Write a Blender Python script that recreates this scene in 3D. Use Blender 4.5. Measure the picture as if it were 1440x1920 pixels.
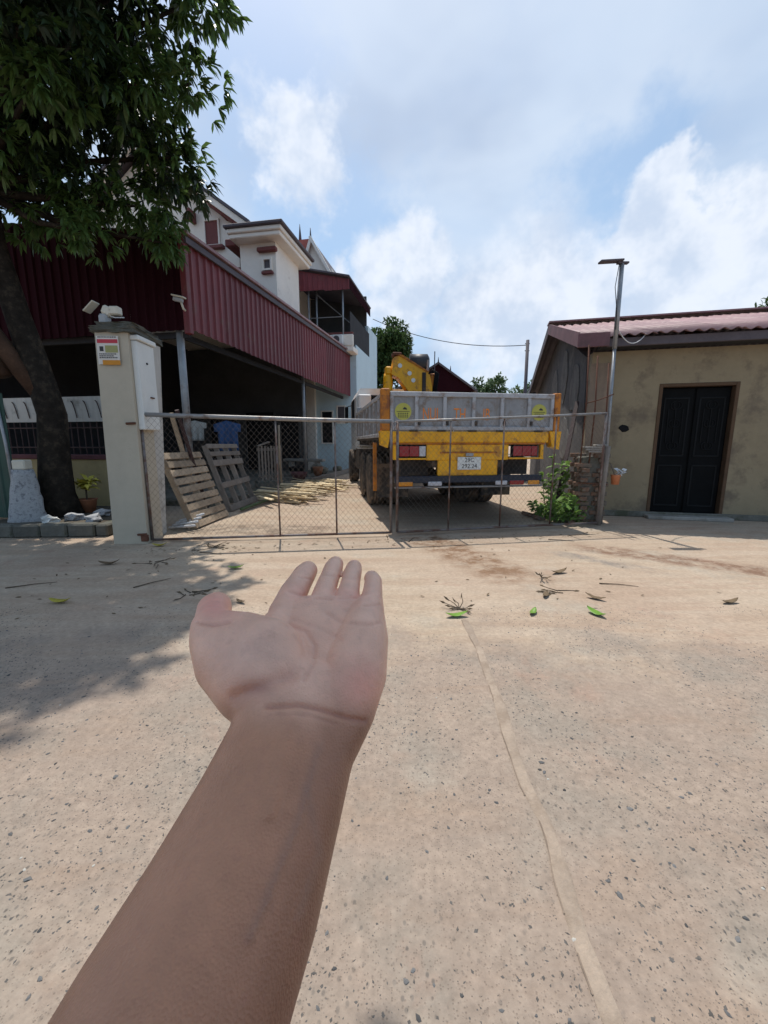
import bpy, bmesh, math, random
import numpy as np
from mathutils import Vector, Matrix

# ------------------------------------------------------------------ camera, sky, sun, exposure
for o in list(bpy.data.objects): bpy.data.objects.remove(o)
scene = bpy.context.scene
COL = scene.collection
random.seed(7)
RNG = np.random.default_rng(11)
R = math.radians

cam_d = bpy.data.cameras.new('camera'); cam = bpy.data.objects.new('camera', cam_d); COL.objects.link(cam)
cam_d.sensor_fit = 'HORIZONTAL'; cam_d.sensor_width = 36.0; cam_d.lens = 19.0
cam_d.clip_start = 0.01; cam_d.clip_end = 1000
CAM_H = 1.2; PITCH = 9.7
cam.location = (0, 0, CAM_H); cam.rotation_euler = (R(90 - PITCH), 0, 0)
scene.camera = cam
scene.render.resolution_x = 768; scene.render.resolution_y = 1024

SUN_EL = 67.0; SUN_X = -0.24         # sun stands ahead of the camera, a little to the left
az = math.atan2(SUN_X, 1.0)
sun_dir = Vector((math.sin(az) * math.cos(R(SUN_EL)), math.cos(az) * math.cos(R(SUN_EL)), math.sin(R(SUN_EL))))
sd = bpy.data.lights.new('sun', 'SUN'); sd.energy = 3.1; sd.angle = R(0.6); sd.color = (1.0, 0.95, 0.88)
sun = bpy.data.objects.new('sun', sd); COL.objects.link(sun)
sun.rotation_euler = sun_dir.to_track_quat('Z', 'Y').to_euler(); sun.location = (0, 0, 30)

vs = scene.view_settings
vs.view_transform = 'Standard'; vs.look = 'None'; vs.gamma = 1.0; vs.exposure = 0.38; vs.use_curve_mapping = False

cy = scene.cycles; cy.max_bounces = 6; cy.diffuse_bounces = 3; cy.glossy_bounces = 2; cy.transmission_bounces = 3; cy.transparent_max_bounces = 4; cy.caustics_reflective = False; cy.caustics_refractive = False

def make_world():
    w = bpy.data.worlds.new('World'); scene.world = w; w.use_nodes = True
    nt = w.node_tree; N = nt.nodes; L = nt.links; N.clear()
    def nd(t, **k):
        n = N.new(t)
        for a, b in k.items(): setattr(n, a, b)
        return n
    def sock(x, i):
        if isinstance(x, (int, float)): i.default_value = x
        elif isinstance(x, (tuple, list)): i.default_value = x
        else: L.new(x, i)
    def m(op, a, b=0.0, c=None, clamp=False):
        n = nd('ShaderNodeMath', operation=op, use_clamp=clamp); sock(a, n.inputs[0]); sock(b, n.inputs[1])
        if c is not None: sock(c, n.inputs[2])
        return n.outputs[0]
    def vm(op, a, b=(0, 0, 0)):
        n = nd('ShaderNodeVectorMath', operation=op); sock(a, n.inputs[0]); sock(b, n.inputs[1])
        return n.outputs['Value'] if op in ('DISTANCE', 'LENGTH', 'DOT_PRODUCT') else n.outputs[0]
    def ss(x, lo, hi, a=0.0, b=1.0):
        n = nd('ShaderNodeMapRange', interpolation_type='SMOOTHSTEP'); sock(x, n.inputs[0])
        n.inputs[1].default_value = lo; n.inputs[2].default_value = hi; n.inputs[3].default_value = a; n.inputs[4].default_value = b
        return n.outputs[0]
    def noise(v, sc, det=6, rough=.55, dist=0.0):
        n = nd('ShaderNodeTexNoise'); sock(v, n.inputs['Vector']); n.inputs['Scale'].default_value = sc
        n.inputs['Detail'].default_value = det; n.inputs['Roughness'].default_value = rough; n.inputs['Distortion'].default_value = dist
        return n
    def mix(f, a, b):
        n = nd('ShaderNodeMix', data_type='RGBA'); sock(f, n.inputs[0]); sock(a, n.inputs[6]); sock(b, n.inputs[7]); return n.outputs[2]
    tc = nd('ShaderNodeTexCoord'); d = vm('NORMALIZE', tc.outputs['Generated'])
    sep = nd('ShaderNodeSeparateXYZ'); L.new(d, sep.inputs[0])
    z = m('MAXIMUM', sep.outputs[2], 0.0)
    den = m('ADD', z, 0.22)
    cmb = nd('ShaderNodeCombineXYZ'); L.new(m('DIVIDE', sep.outputs[0], den), cmb.inputs[0]); L.new(m('DIVIDE', sep.outputs[1], den), cmb.inputs[1])
    p = cmb.outputs[0]
    # broad drifting cloud deck
    n1 = noise(vm('ADD', p, (3.1, 1.7, 0.4)), 1.15, 6, .52, .25).outputs[0]
    n2 = noise(vm('ADD', p, (7.3, 2.2, 1.4)), 2.6, 4, .55, .2).outputs[0]
    deck = ss(m('ADD', m('MULTIPLY', n1, .72), m('MULTIPLY', n2, .28)), .40, .60)
    # cumulus heads standing in the frame (directions), edges broken up by noise
    w1 = noise(d, 7.0, 5, .62).outputs['Color']
    wv = vm('MULTIPLY', vm('SUBTRACT', w1, (.5, .5, .5)), (.30, .30, .30))
    dd = vm('ADD', d, wv)
    def blob(px, py, r0, r1):
        a = R(PITCH); v = Vector(((px - 720) / 760, math.cos(a) + (960 - py) / 760 * math.sin(a), -math.sin(a) + (960 - py) / 760 * math.cos(a))).normalized()
        return ss(vm('DISTANCE', dd, tuple(v)), r0, r1, 1.0, 0.0)
    cum = None
    for px, py, r0, r1 in ((545, 265, .05, .11), (590, 300, .02, .08), (1270, 400, .05, .09), (1285, 350, .03, .06), (1230, 450, .06, .12), (1400, 450, .06, .12), (1350, 560, .10, .2),
                           (790, 500, .03, .10), (730, 560, .04, .14), (980, 600, .08, .25), (610, 520, .02, .08), (1080, 560, .08, .2)):
        b = blob(px, py, r0, r1); cum = b if cum is None else m('MAXIMUM', cum, b)
    gaps = None
    for px, py, r0, r1 in ((480, 150, .06, .17), (660, 420, .05, .16), (560, 400, .05, .14), (1180, 330, .05, .16), (1130, 430, .04, .12), (520, 560, .05, .18)):
        b = blob(px, py, r0, r1); gaps = b if gaps is None else m('MAXIMUM', gaps, b)
    soft = None
    for px, py, r0, r1 in ((760, 120, .08, .42), (880, 330, .08, .38), (1250, 130, .1, .55), (1020, 250, .1, .4), (960, 480, .05, .3)):
        b = blob(px, py, r0, r1); soft = b if soft is None else m('MAXIMUM', soft, b)
    deck = m('MAXIMUM', m('MULTIPLY', deck, .75), m('MULTIPLY', soft, m('ADD', m('MULTIPLY', n2, .9), .4)))
    deck2 = m('MULTIPLY', deck, m('SUBTRACT', 1.0, m('MULTIPLY', gaps, .85)))
    # shade inside the clouds: thicker parts greyer
    t1 = ss(noise(vm('ADD', p, (1.9, 8.1, 2.0)), 1.5, 4, .55, .15).outputs[0], .36, .68)
    cdeck = mix(t1, (.62, .70, .81, 1), (.43, .51, .65, 1))
    t2 = ss(noise(d, 9.0, 4, .6).outputs[0], .38, .66)
    ccum = mix(t2, (.74, .78, .85, 1), (.52, .60, .73, 1))
    sky = nd('ShaderNodeTexSky', sky_type='NISHITA'); sky.sun_disc = False; sky.sun_elevation = R(SUN_EL); sky.sun_rotation = az
    sky.air_density = 1.0; sky.dust_density = 2.2; sky.ozone_density = 1.2; sky.altitude = 0
    bg = nd('ShaderNodeBackground'); L.new(sky.outputs[0], bg.inputs[0]); bg.inputs[1].default_value = 0.105
    # thin white veil, thicker to the horizon
    bv = nd('ShaderNodeBackground'); bv.inputs[0].default_value = (.31, .52, .77, 1); bv.inputs[1].default_value = 1.0
    bd = nd('ShaderNodeBackground'); L.new(cdeck, bd.inputs[0]); bd.inputs[1].default_value = .92
    bc = nd('ShaderNodeBackground'); L.new(ccum, bc.inputs[0]); bc.inputs[1].default_value = .95
    def ms(f, a, b):
        n = nd('ShaderNodeMixShader'); sock(f, n.inputs[0]); L.new(a.outputs[0], n.inputs[1]); L.new(b.outputs[0], n.inputs[2]); return n
    veil = ss(z, 0.0, .75, .75, .34)
    a = ms(veil, bg, bv); a = ms(m('MULTIPLY', deck2, .80), a, bd); a = ms(m('MULTIPLY', cum, .86), a, bc)
    out = nd('ShaderNodeOutputWorld'); L.new(a.outputs[0], out.inputs[0])
make_world()

# ------------------------------------------------------------------ materials
MATS = {}
def srgb(r, g, b):
    f = lambda c: (c / 255 / 12.92) if c / 255 <= .04045 else ((c / 255 + .055) / 1.055) ** 2.4
    return (f(r), f(g), f(b))
def mk(name, col, rough=.75, var=.22, sc=3.0, bump=.15, bsc=60, metal=0.0, spec=.35, dirt=None, dth=.56, dsc=2.5, rnd=.0, trans=0.0, streak=None):
    """plain surface: tone noise at two scales, optional patches of dirt / rust / stain, fine relief, small per-object tone shift"""
    m = bpy.data.materials.new(name); m.use_nodes = True
    nt = m.node_tree; N = nt.nodes; L = nt.links
    b = N['Principled BSDF']; b.inputs['Roughness'].default_value = rough; b.inputs['Metallic'].default_value = metal
    b.inputs['Specular IOR Level'].default_value = spec
    tc = N.new('ShaderNodeTexCoord')
    def noise(s, det=5, r=.6, vec=None):
        n = N.new('ShaderNodeTexNoise'); n.inputs['Scale'].default_value = s; n.inputs['Detail'].default_value = det; n.inputs['Roughness'].default_value = r
        L.new(vec or tc.outputs['Object'], n.inputs['Vector']); return n.outputs[0]
    def mr(x, a, bb, c, d):
        n = N.new('ShaderNodeMapRange'); L.new(x, n.inputs[0])
        for i, v in enumerate((a, bb, c, d)): n.inputs[i + 1].default_value = v
        return n.outputs[0]
    def mul(c, f):
        n = N.new('ShaderNodeMix'); n.data_type = 'RGBA'; n.blend_type = 'MULTIPLY'; n.inputs[0].default_value = 1
        if isinstance(c, tuple): n.inputs[6].default_value = c
        else: L.new(c, n.inputs[6])
        L.new(f, n.inputs[7]); return n.outputs[2]
    def mixc(f, a, bb):
        n = N.new('ShaderNodeMix'); n.data_type = 'RGBA'; L.new(f, n.inputs[0]); L.new(a, n.inputs[6]); n.inputs[7].default_value = (*bb, 1); return n.outputs[2]
    c = mul((*col, 1), mr(noise(sc), .25, .75, 1 - var, 1 + var))
    c = mul(c, mr(noise(sc * 9), .25, .75, 1 - var * .5, 1 + var * .5))
    if rnd:
        oi = N.new('ShaderNodeObjectInfo'); c = mul(c, mr(oi.outputs['Random'], 0, 1, 1 - rnd, 1 + rnd))
    if dirt:
        c = mixc(mr(noise(dsc, 8, .68), dth - .05, dth + .07, 0, .85), c, dirt)
    if streak:
        mp = N.new('ShaderNodeMapping'); mp.inputs['Scale'].default_value = (7, 7, .7); L.new(tc.outputs['Object'], mp.inputs[0])
        c = mixc(mr(noise(1.6, 6, .65, mp.outputs[0]), .5, .72, 0, .7), c, streak)
    L.new(c, b.inputs['Base Color'])
    if bump:
        bp = N.new('ShaderNodeBump'); bp.inputs['Strength'].default_value = bump; bp.inputs['Distance'].default_value = .01
        L.new(noise(bsc, 4), bp.inputs['Height']); L.new(bp.outputs[0], b.inputs['Normal'])
    if trans:
        # thin leaf: some light passes through
        tr = N.new('ShaderNodeBsdfTranslucent'); L.new(c, tr.inputs[0]); mx = N.new('ShaderNodeMixShader'); mx.inputs[0].default_value = trans
        L.new(b.outputs[0], mx.inputs[1]); L.new(tr.outputs[0], mx.inputs[2]); L.new(mx.outputs[0], N['Material Output'].inputs[0])
    MATS[name] = m; return m

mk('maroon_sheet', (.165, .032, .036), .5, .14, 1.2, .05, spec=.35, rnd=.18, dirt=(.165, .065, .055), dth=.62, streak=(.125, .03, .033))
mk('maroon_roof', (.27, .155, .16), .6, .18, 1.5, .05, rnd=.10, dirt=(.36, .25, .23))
mk('dark_maroon', (.026, .006, .009), .85, .15, 1.2, .05, spec=.06, rnd=.1)  # near-black maroon: shade of the shed's front valance put into the colour
mk('white_wall', (.81, .75, .67), .85, .06, 1.2, .1, 90, dirt=(.62, .56, .50), dth=.66)
mk('blue_wall', (.55, .68, .73), .85, .06, 1.2, .1, 90, dirt=(.46, .55, .57), dth=.64)
mk('trim_brown', (.17, .055, .05), .7, .15)
mk('roof_tile', (.42, .12, .09), .8, .2, 4)
mk('fascia_mauve', (.17, .085, .095), .7, .2, 2, dirt=(.11, .07, .07))
mk('fascia_grey', (.10, .085, .095), .7, .2)
mk('grey_pipe', (.30, .31, .32), .45, .2, 4, .05, metal=.5, dirt=(.16, .09, .06), dth=.6)
mk('gate_pipe', (.20, .175, .165), .55, .25, 5, .08, metal=.35, dirt=(.13, .06, .035), dth=.5, dsc=6)
mk('gate_rail', (.30, .29, .28), .5, .22, 5, .08, metal=.35, dirt=(.14, .075, .05), dth=.57, dsc=5)
mk('wire', (.14, .12, .105), .5, .2, 8, 0, metal=.5)
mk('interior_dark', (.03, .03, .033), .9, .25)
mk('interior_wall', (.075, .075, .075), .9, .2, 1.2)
mk('dark_opening', (.010, .010, .012), .6, .2, spec=.2)
mk('pillar_cream', (.48, .42, .325), .85, .09, 1.1, .15, 70, dirt=(.26, .22, .16), dth=.66, dsc=2.2)
mk('pillar_white', (.50, .48, .44), .85, .1, 1.4, .15, 70, streak=(.38, .35, .31), dirt=(.2, .18, .15), dth=.62)
mk('mossy_cap', (.11, .105, .085), .95, .3, 6, .5, 40, dirt=(.055, .06, .035))
mk('cabinet_white', (.70, .70, .66), .5, .06, 2, .04, dirt=(.5, .47, .42), dth=.66)
mk('rust', (.12, .05, .03), .85, .35, 9, .3)
mk('cream_plastic', (.62, .57, .46), .45, .08)
mk('grey_plastic', (.36, .37, .37), .45, .1)
mk('black', (.012, .012, .013), .7, .2, spec=.12)
mk('bark', (.030, .024, .019), .95, .45, 9, 1.0, 30, spec=.1, dirt=(.065, .05, .035), dth=.58, dsc=9)
mk('bark_red', (.085, .045, .027), .95, .35, 5, .8, 25)
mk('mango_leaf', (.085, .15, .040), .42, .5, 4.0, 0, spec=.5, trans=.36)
mk('mango_leaf_shaded', (.024, .046, .018), .45, .5, 4.0, 0, spec=.5, trans=.18)  # same leaf with the crown's inner shade put into its colour
mk('far_leaf', (.075, .13, .04), .6, .35, .8, 0, trans=.25)
mk('pale_leaf', (.10, .16, .07), .6, .3, .8, 0, trans=.25)
mk('weed_leaf', (.20, .34, .07), .6, .35, 3, 0, trans=.3)
mk('concrete', (.30, .28, .25), .9, .2, 2, .35, 50, dirt=(.2, .18, .15))
mk('concrete_dark', (.13, .125, .105), .95, .3, 3, .5, 40, dirt=(.07, .075, .045), rnd=.2)
mk('soil', (.09, .075, .055), .98, .35, 5, .8, 30)
mk('speckled_sheet', (.40, .40, .40), .8, .45, 14, .5, 25, dirt=(.14, .14, .15), dth=.55, dsc=14)
mk('green_sheet', (.035, .075, .055), .6, .2, 2, .05, streak=(.05, .06, .05))
mk('yellow_wall', (.42, .33, .17), .9, .15, 1.5, .2)
mk('iron_dark', (.045, .022, .022), .6, .3, 6)
mk('clay', (.30, .12, .06), .8, .2, 6)
mk('yellow_leaf', (.42, .36, .05), .6, .3, 6, 0)
mk('wood_pallet', (.36, .275, .19), .85, .28, 4, .4, 60, rnd=.22, dirt=(.2, .14, .09), dth=.6)
mk('wood_grey', (.22, .185, .155), .88, .25, 4, .4, 60, rnd=.2)
mk('wood_pale', (.60, .48, .30), .8, .22, 5, .25, 60, rnd=.28)
mk('truck_yellow', (.88, .43, .01), .42, .14, 2.5, .06, 40, spec=.4, dirt=(.36, .15, .035), dth=.56, dsc=5, streak=(.62, .27, .02))
mk('truck_orange', (.55, .19, .02), .55, .25, 4, .1, dirt=(.2, .07, .03), dth=.54, dsc=5)
mk('truck_grey', (.31, .31, .315), .65, .16, 2.5, .15, 50, dirt=(.20, .145, .105), dth=.56, dsc=4, streak=(.23, .205, .185))
mk('truck_frame', (.42, .42, .43), .6, .14, 3, .1, dirt=(.24, .17, .13), dth=.56, dsc=5)
mk('truck_white', (.74, .74, .72), .35, .05, 2, .03, spec=.5)
mk('chassis', (.045, .04, .038), .8, .3, 5, .2, dirt=(.13, .09, .06), dth=.55, dsc=4)
mk('tyre', (.055, .05, .046), .9, .2, 6, .4, 50, dirt=(.22, .16, .11), dth=.52, dsc=4)
mk('rim', (.32, .30, .27), .6, .25, 6, .1, dirt=(.2, .12, .07))
mk('bumper', (.025, .03, .045), .5, .2, 4)
mk('lamp_red', (.30, .012, .015), .2, .1, 5, 0, spec=.6)
mk('lamp_white', (.55, .55, .58), .2, .1, 5, 0, spec=.6)
mk('lamp_amber', (.75, .28, .02), .2, .1, 5, 0, spec=.6)
mk('plate_white', (.75, .76, .72), .5, .05)
mk('ink', (.05, .05, .05), .7, .1)
mk('decal_yellow', (.50, .47, .10), .6, .1, 8)
mk('decal_orange', (.82, .25, .04), .6, .08, 8)
mk('print_red', (.50, .05, .07), .7, .1)
mk('print_orange', (.60, .25, .03), .7, .1)
mk('print_paper', (.66, .62, .56), .8, .06)
mk('print_olive', (.34, .33, .14), .8, .1)
mk('hut_wall', (.29, .235, .15), .92, .13, 1.0, .25, 60, dirt=(.16, .125, .09), dth=.56, dsc=1.6)
mk('hut_gable', (.085, .082, .083), .95, .3, 1.6, .4, 40, dirt=(.15, .14, .125), dth=.58, dsc=2)
mk('gable_patch', (.14, .133, .125), .95, .3, 3, .4, 40, dirt=(.09, .085, .08), dth=.55, dsc=4)
mk('hut_side', (.25, .19, .14), .95, .2, 1.6, .35, 40, streak=(.17, .13, .10))
mk('door_black', (.007, .0075, .008), .7, .25, 5, .05, spec=.08)
mk('door_ornament', (.011, .012, .013), .6, .2, 6, spec=.15)
mk('wood_frame', (.10, .058, .032), .8, .2, 5)
mk('brick_old', (.20, .115, .075), .95, .3, 10, .6, 60, rnd=.3, dirt=(.17, .15, .12), dth=.5, dsc=9)
mk('orange_plastic', (.55, .20, .09), .5, .1)
mk('stone_dark', (.12, .118, .115), .85, .3, 30, .2, rnd=.5)
mk('stone_small', (.115, .105, .095), .85, .4, 14, 0)
mk('stone_white', (.45, .43, .38), .8, .1, 30, 0)
mk('joint_cement', (.355, .28, .215), .92, .2, 6, .5, 70, dirt=(.28, .215, .16), dth=.52, dsc=9)
mk('crack_dirt', (.24, .185, .14), .98, .3, 8, .4)
mk('leaf_green', (.13, .25, .03), .5, .25, 20, 0)
mk('leaf_dry', (.13, .09, .05), .8, .3, 20, .2)
mk('twig', (.10, .075, .05), .9, .3, 20, .2)
mk('cloth_blue', (.05, .11, .26), .9, .3, 4, .1)
mk('cloth_white', (.55, .55, .52), .9, .1, 4, .1)
mk('cloth_maroon', (.13, .05, .055), .9, .3, 5, .1)
mk('dark_tank', (.03, .03, .035), .5, .2)
mk('pvc', (.6, .6, .6), .5, .1)

def make_ground_mat():
    m = bpy.data.materials.new('ground_sandy_concrete'); m.use_nodes = True
    nt = m.node_tree; N = nt.nodes; L = nt.links; b = N['Principled BSDF']
    b.inputs['Roughness'].default_value = .93; b.inputs['Specular IOR Level'].default_value = .15
    tc = N.new('ShaderNodeTexCoord'); P = tc.outputs['Object']
    sep = N.new('ShaderNodeSeparateXYZ'); L.new(P, sep.inputs[0]); X, Y = sep.outputs[0], sep.outputs[1]
    def noise(s, det=6, r=.6, v=P, dist=0):
        n = N.new('ShaderNodeTexNoise'); n.inputs['Scale'].default_value = s; n.inputs['Detail'].default_value = det; n.inputs['Roughness'].default_value = r
        n.inputs['Distortion'].default_value = dist; L.new(v, n.inputs['Vector']); return n.outputs[0]
    def mr(x, a, bb, c, d, sm=False):
        n = N.new('ShaderNodeMapRange')
        if sm: n.interpolation_type = 'SMOOTHSTEP'
        L.new(x, n.inputs[0])
        for i, v in enumerate((a, bb, c, d)): n.inputs[i + 1].default_value = v
        return n.outputs[0]
    def ma(op, a, bb):
        n = N.new('ShaderNodeMath'); n.operation = op
        for i, v in enumerate((a, bb)):
            if isinstance(v, (int, float)): n.inputs[i].default_value = v
            else: L.new(v, n.inputs[i])
        return n.outputs[0]
    def mixc(f, a, bb, mode='MIX'):
        n = N.new('ShaderNodeMix'); n.data_type = 'RGBA'; n.blend_type = mode
        for i, v in ((0, f), (6, a), (7, bb)):
            if isinstance(v, (int, float)): n.inputs[i].default_value = v
            elif isinstance(v, tuple): n.inputs[i].default_value = (*v, 1) if len(v) == 3 else v
            else: L.new(v, n.inputs[i])
        return n.outputs[2]
    big = noise(.55, 5, .55); mid = noise(2.3, 7, .62); fine = noise(38, 5, .65); finer = noise(150, 3, .6)
    sand = mixc(mr(big, .35, .65, 0, 1), (.395, .298, .222), (.42, .335, .245))
    agg = mixc(mr(mid, .35, .65, 0, 1), (.315, .25, .20), (.34, .265, .208))
    zone = mr(ma('ADD', Y, ma('MULTIPLY', ma('SUBTRACT', mid, .5), 2.2)), 1.9, 2.7, 1, 0, True)
    stm = N.new('ShaderNodeMapping'); stm.inputs['Scale'].default_value = (.55, 3.2, 1); L.new(P, stm.inputs[0]); drift = noise(1.5, 7, .62, stm.outputs[0], .4)
    c = mixc(zone, sand, agg)
    c = mixc(mr(drift, .47, .62, 0, .55), c, mixc(zone, (.455, .37, .285), (.37, .292, .226)))
    c = mixc(mr(drift, .50, .36, 0, .45), c, (.345, .25, .18))
    c = mixc(ma('MULTIPLY', zone, mr(noise(2.0, 6, .6), .47, .62, 0, .75)), c, (.285, .245, .20))
    # pale cement patches and reddish earth film
    c = mixc(mr(noise(1.1, 8, .66), .54, .64, 0, .5), c, (.37, .33, .27))
    c = mixc(mr(noise(1.7, 8, .7, dist=.3), .57, .68, 0, .5), c, (.36, .235, .175))
    # wheel tracks of red-brown earth from the gate
    def track(x0, y0, x1, y1, w, col, amt):
        dx, dy = x1 - x0, y1 - y0; ln = math.hypot(dx, dy); ux, uy = dx / ln, dy / ln
        ax = ma('SUBTRACT', X, x0); ay = ma('SUBTRACT', Y, y0)
        s = ma('ADD', ma('MULTIPLY', ax, ux), ma('MULTIPLY', ay, uy)); t = ma('ABSOLUTE', ma('SUBTRACT', ma('MULTIPLY', ax, uy), ma('MULTIPLY', ay, ux)), 0)
        f = ma('MULTIPLY', mr(t, w * .35, w, 1, 0, True), ma('MULTIPLY', mr(s, -.3, .25, 0, 1, True), mr(s, ln - .4, ln + .4, 1, 0, True)))
        f = ma('MULTIPLY', f, mr(noise(5, 8, .7), .42, .58, .15, 1))
        return mixc(ma('MULTIPLY', f, amt), c, col)
    c = track(.45, 5.2, 1.25, 3.4, .42, (.21, .125, .075), .95)
    c = track(2.3, 4.6, 4.1, 3.3, .3, (.20, .12, .08), .95)
    c = track(1.9, 4.35, 2.5, 3.75, .16, (.19, .175, .16), .75)
    c = track(-2.6, 5.6, -.7, 5.5, .5, (.13, .10, .075), .7)
    # stone specks showing through the worn surface
    vor = N.new('ShaderNodeTexVoronoi'); vor.inputs['Scale'].default_value = 52; vor.inputs['Randomness'].default_value = 1
    mp = N.new('ShaderNodeMapping'); mp.inputs['Scale'].default_value = (1, .8, 1); mp.inputs['Rotation'].default_value = (0, 0, .5); L.new(P, mp.inputs[0]); L.new(mp.outputs[0], vor.inputs['Vector'])
    cs = N.new('ShaderNodeSeparateColor'); L.new(vor.outputs['Color'], cs.inputs[0])
    spk = ma('MULTIPLY', mr(vor.outputs['Distance'], .16, .30, 1, 0), ma('GREATER_THAN', cs.outputs[0], .58))
    spk = ma('MULTIPLY', ma('MULTIPLY', spk, zone), mr(noise(2.0, 6, .6), .42, .6, .25, 1))
    c = mixc(ma('MULTIPLY', spk, .8), c, mixc(cs.outputs[1], (.10, .092, .083), (.19, .165, .14)))
    vor2 = N.new('ShaderNodeTexVoronoi'); vor2.inputs['Scale'].default_value = 165; L.new(P, vor2.inputs['Vector'])
    cs2 = N.new('ShaderNodeSeparateColor'); L.new(vor2.outputs['Color'], cs2.inputs[0])
    pit = ma('MULTIPLY', mr(vor2.outputs['Distance'], .2, .42, 1, 0), ma('GREATER_THAN', cs2.outputs[0], .62))
    pit = ma('MULTIPLY', pit, mr(zone, 0, 1, .15, .8))
    c = mixc(ma('MULTIPLY', pit, .6), c, (.20, .155, .12))
    c = mixc(1.0, c, mixc(mr(fine, .3, .7, 0, 1), (.84, .84, .84), (1.14, 1.14, 1.14)), 'MULTIPLY')
    c = mixc(1.0, c, mixc(mr(noise(9, 6, .7), .3, .7, 0, 1), (.90, .90, .90), (1.09, 1.09, 1.09)), 'MULTIPLY')
    L.new(c, b.inputs['Base Color'])
    hgt = ma('ADD', ma('ADD', ma('MULTIPLY', fine, .35), ma('MULTIPLY', mid, .8)), ma('SUBTRACT', ma('MULTIPLY', finer, .16), ma('MULTIPLY', pit, .22)))
    bp = N.new('ShaderNodeBump'); bp.inputs['Strength'].default_value = .55; bp.inputs['Distance'].default_value = .012; L.new(hgt, bp.inputs['Height']); L.new(bp.outputs[0], b.inputs['Normal'])
    MATS['ground'] = m
make_ground_mat()

# ------------------------------------------------------------------ mesh helpers
class MB:
    def __init__(s): s.v = []; s.f = []
    def add(s, vs, fs):
        n = len(s.v); s.v += [tuple(v) for v in vs]; s.f += [tuple(i + n for i in f) for f in fs]; return s
    def box(s, x0, x1, y0, y1, z0, z1, M=None):
        vs = [Vector((x, y, z)) for z in (z0, z1) for y in (y0, y1) for x in (x0, x1)]
        if M is not None: vs = [M @ v for v in vs]
        return s.add(vs, [(0, 2, 3, 1), (4, 5, 7, 6), (0, 1, 5, 4), (2, 6, 7, 3), (0, 4, 6, 2), (1, 3, 7, 5)])
    def bbox(s, x0, x1, y0, y1, z0, z1, c=.006, M=None):
        """box with chamfered edges"""
        c = min(c, (x1 - x0) * .45, (y1 - y0) * .45, (z1 - z0) * .45)
        bm = bmesh.new(); bmesh.ops.create_cube(bm, size=1)
        for v in bm.verts: v.co = Vector(((x0 + x1) / 2 + v.co.x * (x1 - x0), (y0 + y1) / 2 + v.co.y * (y1 - y0), (z0 + z1) / 2 + v.co.z * (z1 - z0)))
        bmesh.ops.bevel(bm, geom=bm.edges[:], offset=c, segments=1, affect='EDGES')
        if M is not None: bm.transform(M)
        bm.verts.index_update(); s.add([v.co.copy() for v in bm.verts], [[v.index for v in f.verts] for f in bm.faces]); bm.free(); return s
    def beam(s, p0, p1, w, h, up=(0, 0, 1)):
        p0, p1, up = Vector(p0), Vector(p1), Vector(up); d = (p1 - p0).normalized(); a = d.cross(up)
        if a.length < 1e-4: a = d.cross(Vector((1, 0, 0)))
        a.normalize(); b = a.cross(d).normalized()
        vs = [p + a * sx * w / 2 + b * sy * h / 2 for p in (p0, p1) for sx, sy in ((-1, -1), (1, -1), (1, 1), (-1, 1))]
        return s.add(vs, [(3, 2, 1, 0), (4, 5, 6, 7), (0, 1, 5, 4), (1, 2, 6, 5), (2, 3, 7, 6), (3, 0, 4, 7)])
    def tube(s, pts, r, n=8, cap=True):
        pts = [Vector(p) for p in pts]; rs = r if isinstance(r, (list, tuple)) else [r] * len(pts); base = len(s.v); ref = None
        for i, p in enumerate(pts):
            d = (pts[min(i + 1, len(pts) - 1)] - pts[max(i - 1, 0)]).normalized()
            if ref is None: ref = d.orthogonal().normalized()
            ref = (ref - d * ref.dot(d)).normalized(); bb = d.cross(ref)
            for k in range(n):
                a = 2 * math.pi * k / n; s.v.append(tuple(p + (ref * math.cos(a) + bb * math.sin(a)) * rs[i]))
        for i in range(len(pts) - 1):
            for k in range(n):
                k2 = (k + 1) % n; s.f.append((base + i * n + k, base + i * n + k2, base + (i + 1) * n + k2, base + (i + 1) * n + k))
        if cap:
            s.f.append(tuple(base + k for k in reversed(range(n)))); s.f.append(tuple(base + (len(pts) - 1) * n + k for k in range(n)))
        return s
    def lathe(s, prof, n=24, M=None):
        """profile (r, z) turned round local z"""
        base = len(s.v)
        for r, z in prof:
            for k in range(n):
                a = 2 * math.pi * k / n; v = Vector((r * math.cos(a), r * math.sin(a), z)); s.v.append(tuple(M @ v if M is not None else v))
        for i in range(len(prof) - 1):
            for k in range(n):
                k2 = (k + 1) % n; s.f.append((base + i * n + k, base + i * n + k2, base + (i + 1) * n + k2, base + (i + 1) * n + k))
        s.f.append(tuple(base + k for k in reversed(range(n)))); s.f.append(tuple(base + (len(prof) - 1) * n + k for k in range(n)))
        return s
    def prism(s, poly, d, M=None):
        """polygon in local xz extruded along y by d (tuple y0,y1)"""
        n = len(poly); vs = [Vector((x, y, z)) for y in d for x, z in poly]
        if M is not None: vs = [M @ v for v in vs]
        return s.add(vs, [tuple(range(n)), tuple(reversed(range(n, 2 * n)))] + [(i, i + n, (i + 1) % n + n, (i + 1) % n) for i in range(n)])
    def build(s, name, mat, parent=None, smooth=False, kind=None, label=None):
        me = bpy.data.meshes.new(name); me.from_pydata(s.v, [], s.f); me.update()
        bm = bmesh.new(); bm.from_mesh(me); bmesh.ops.recalc_face_normals(bm, faces=bm.faces); bm.to_mesh(me); bm.free()
        if smooth: me.polygons.foreach_set('use_smooth', [True] * len(me.polygons))
        me.materials.append(MATS[mat]); o = bpy.data.objects.new(name, me); COL.objects.link(o)
        if parent: o.parent = parent
        if kind: o['kind'] = kind
        if label: o['label'] = label
        return o
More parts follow.
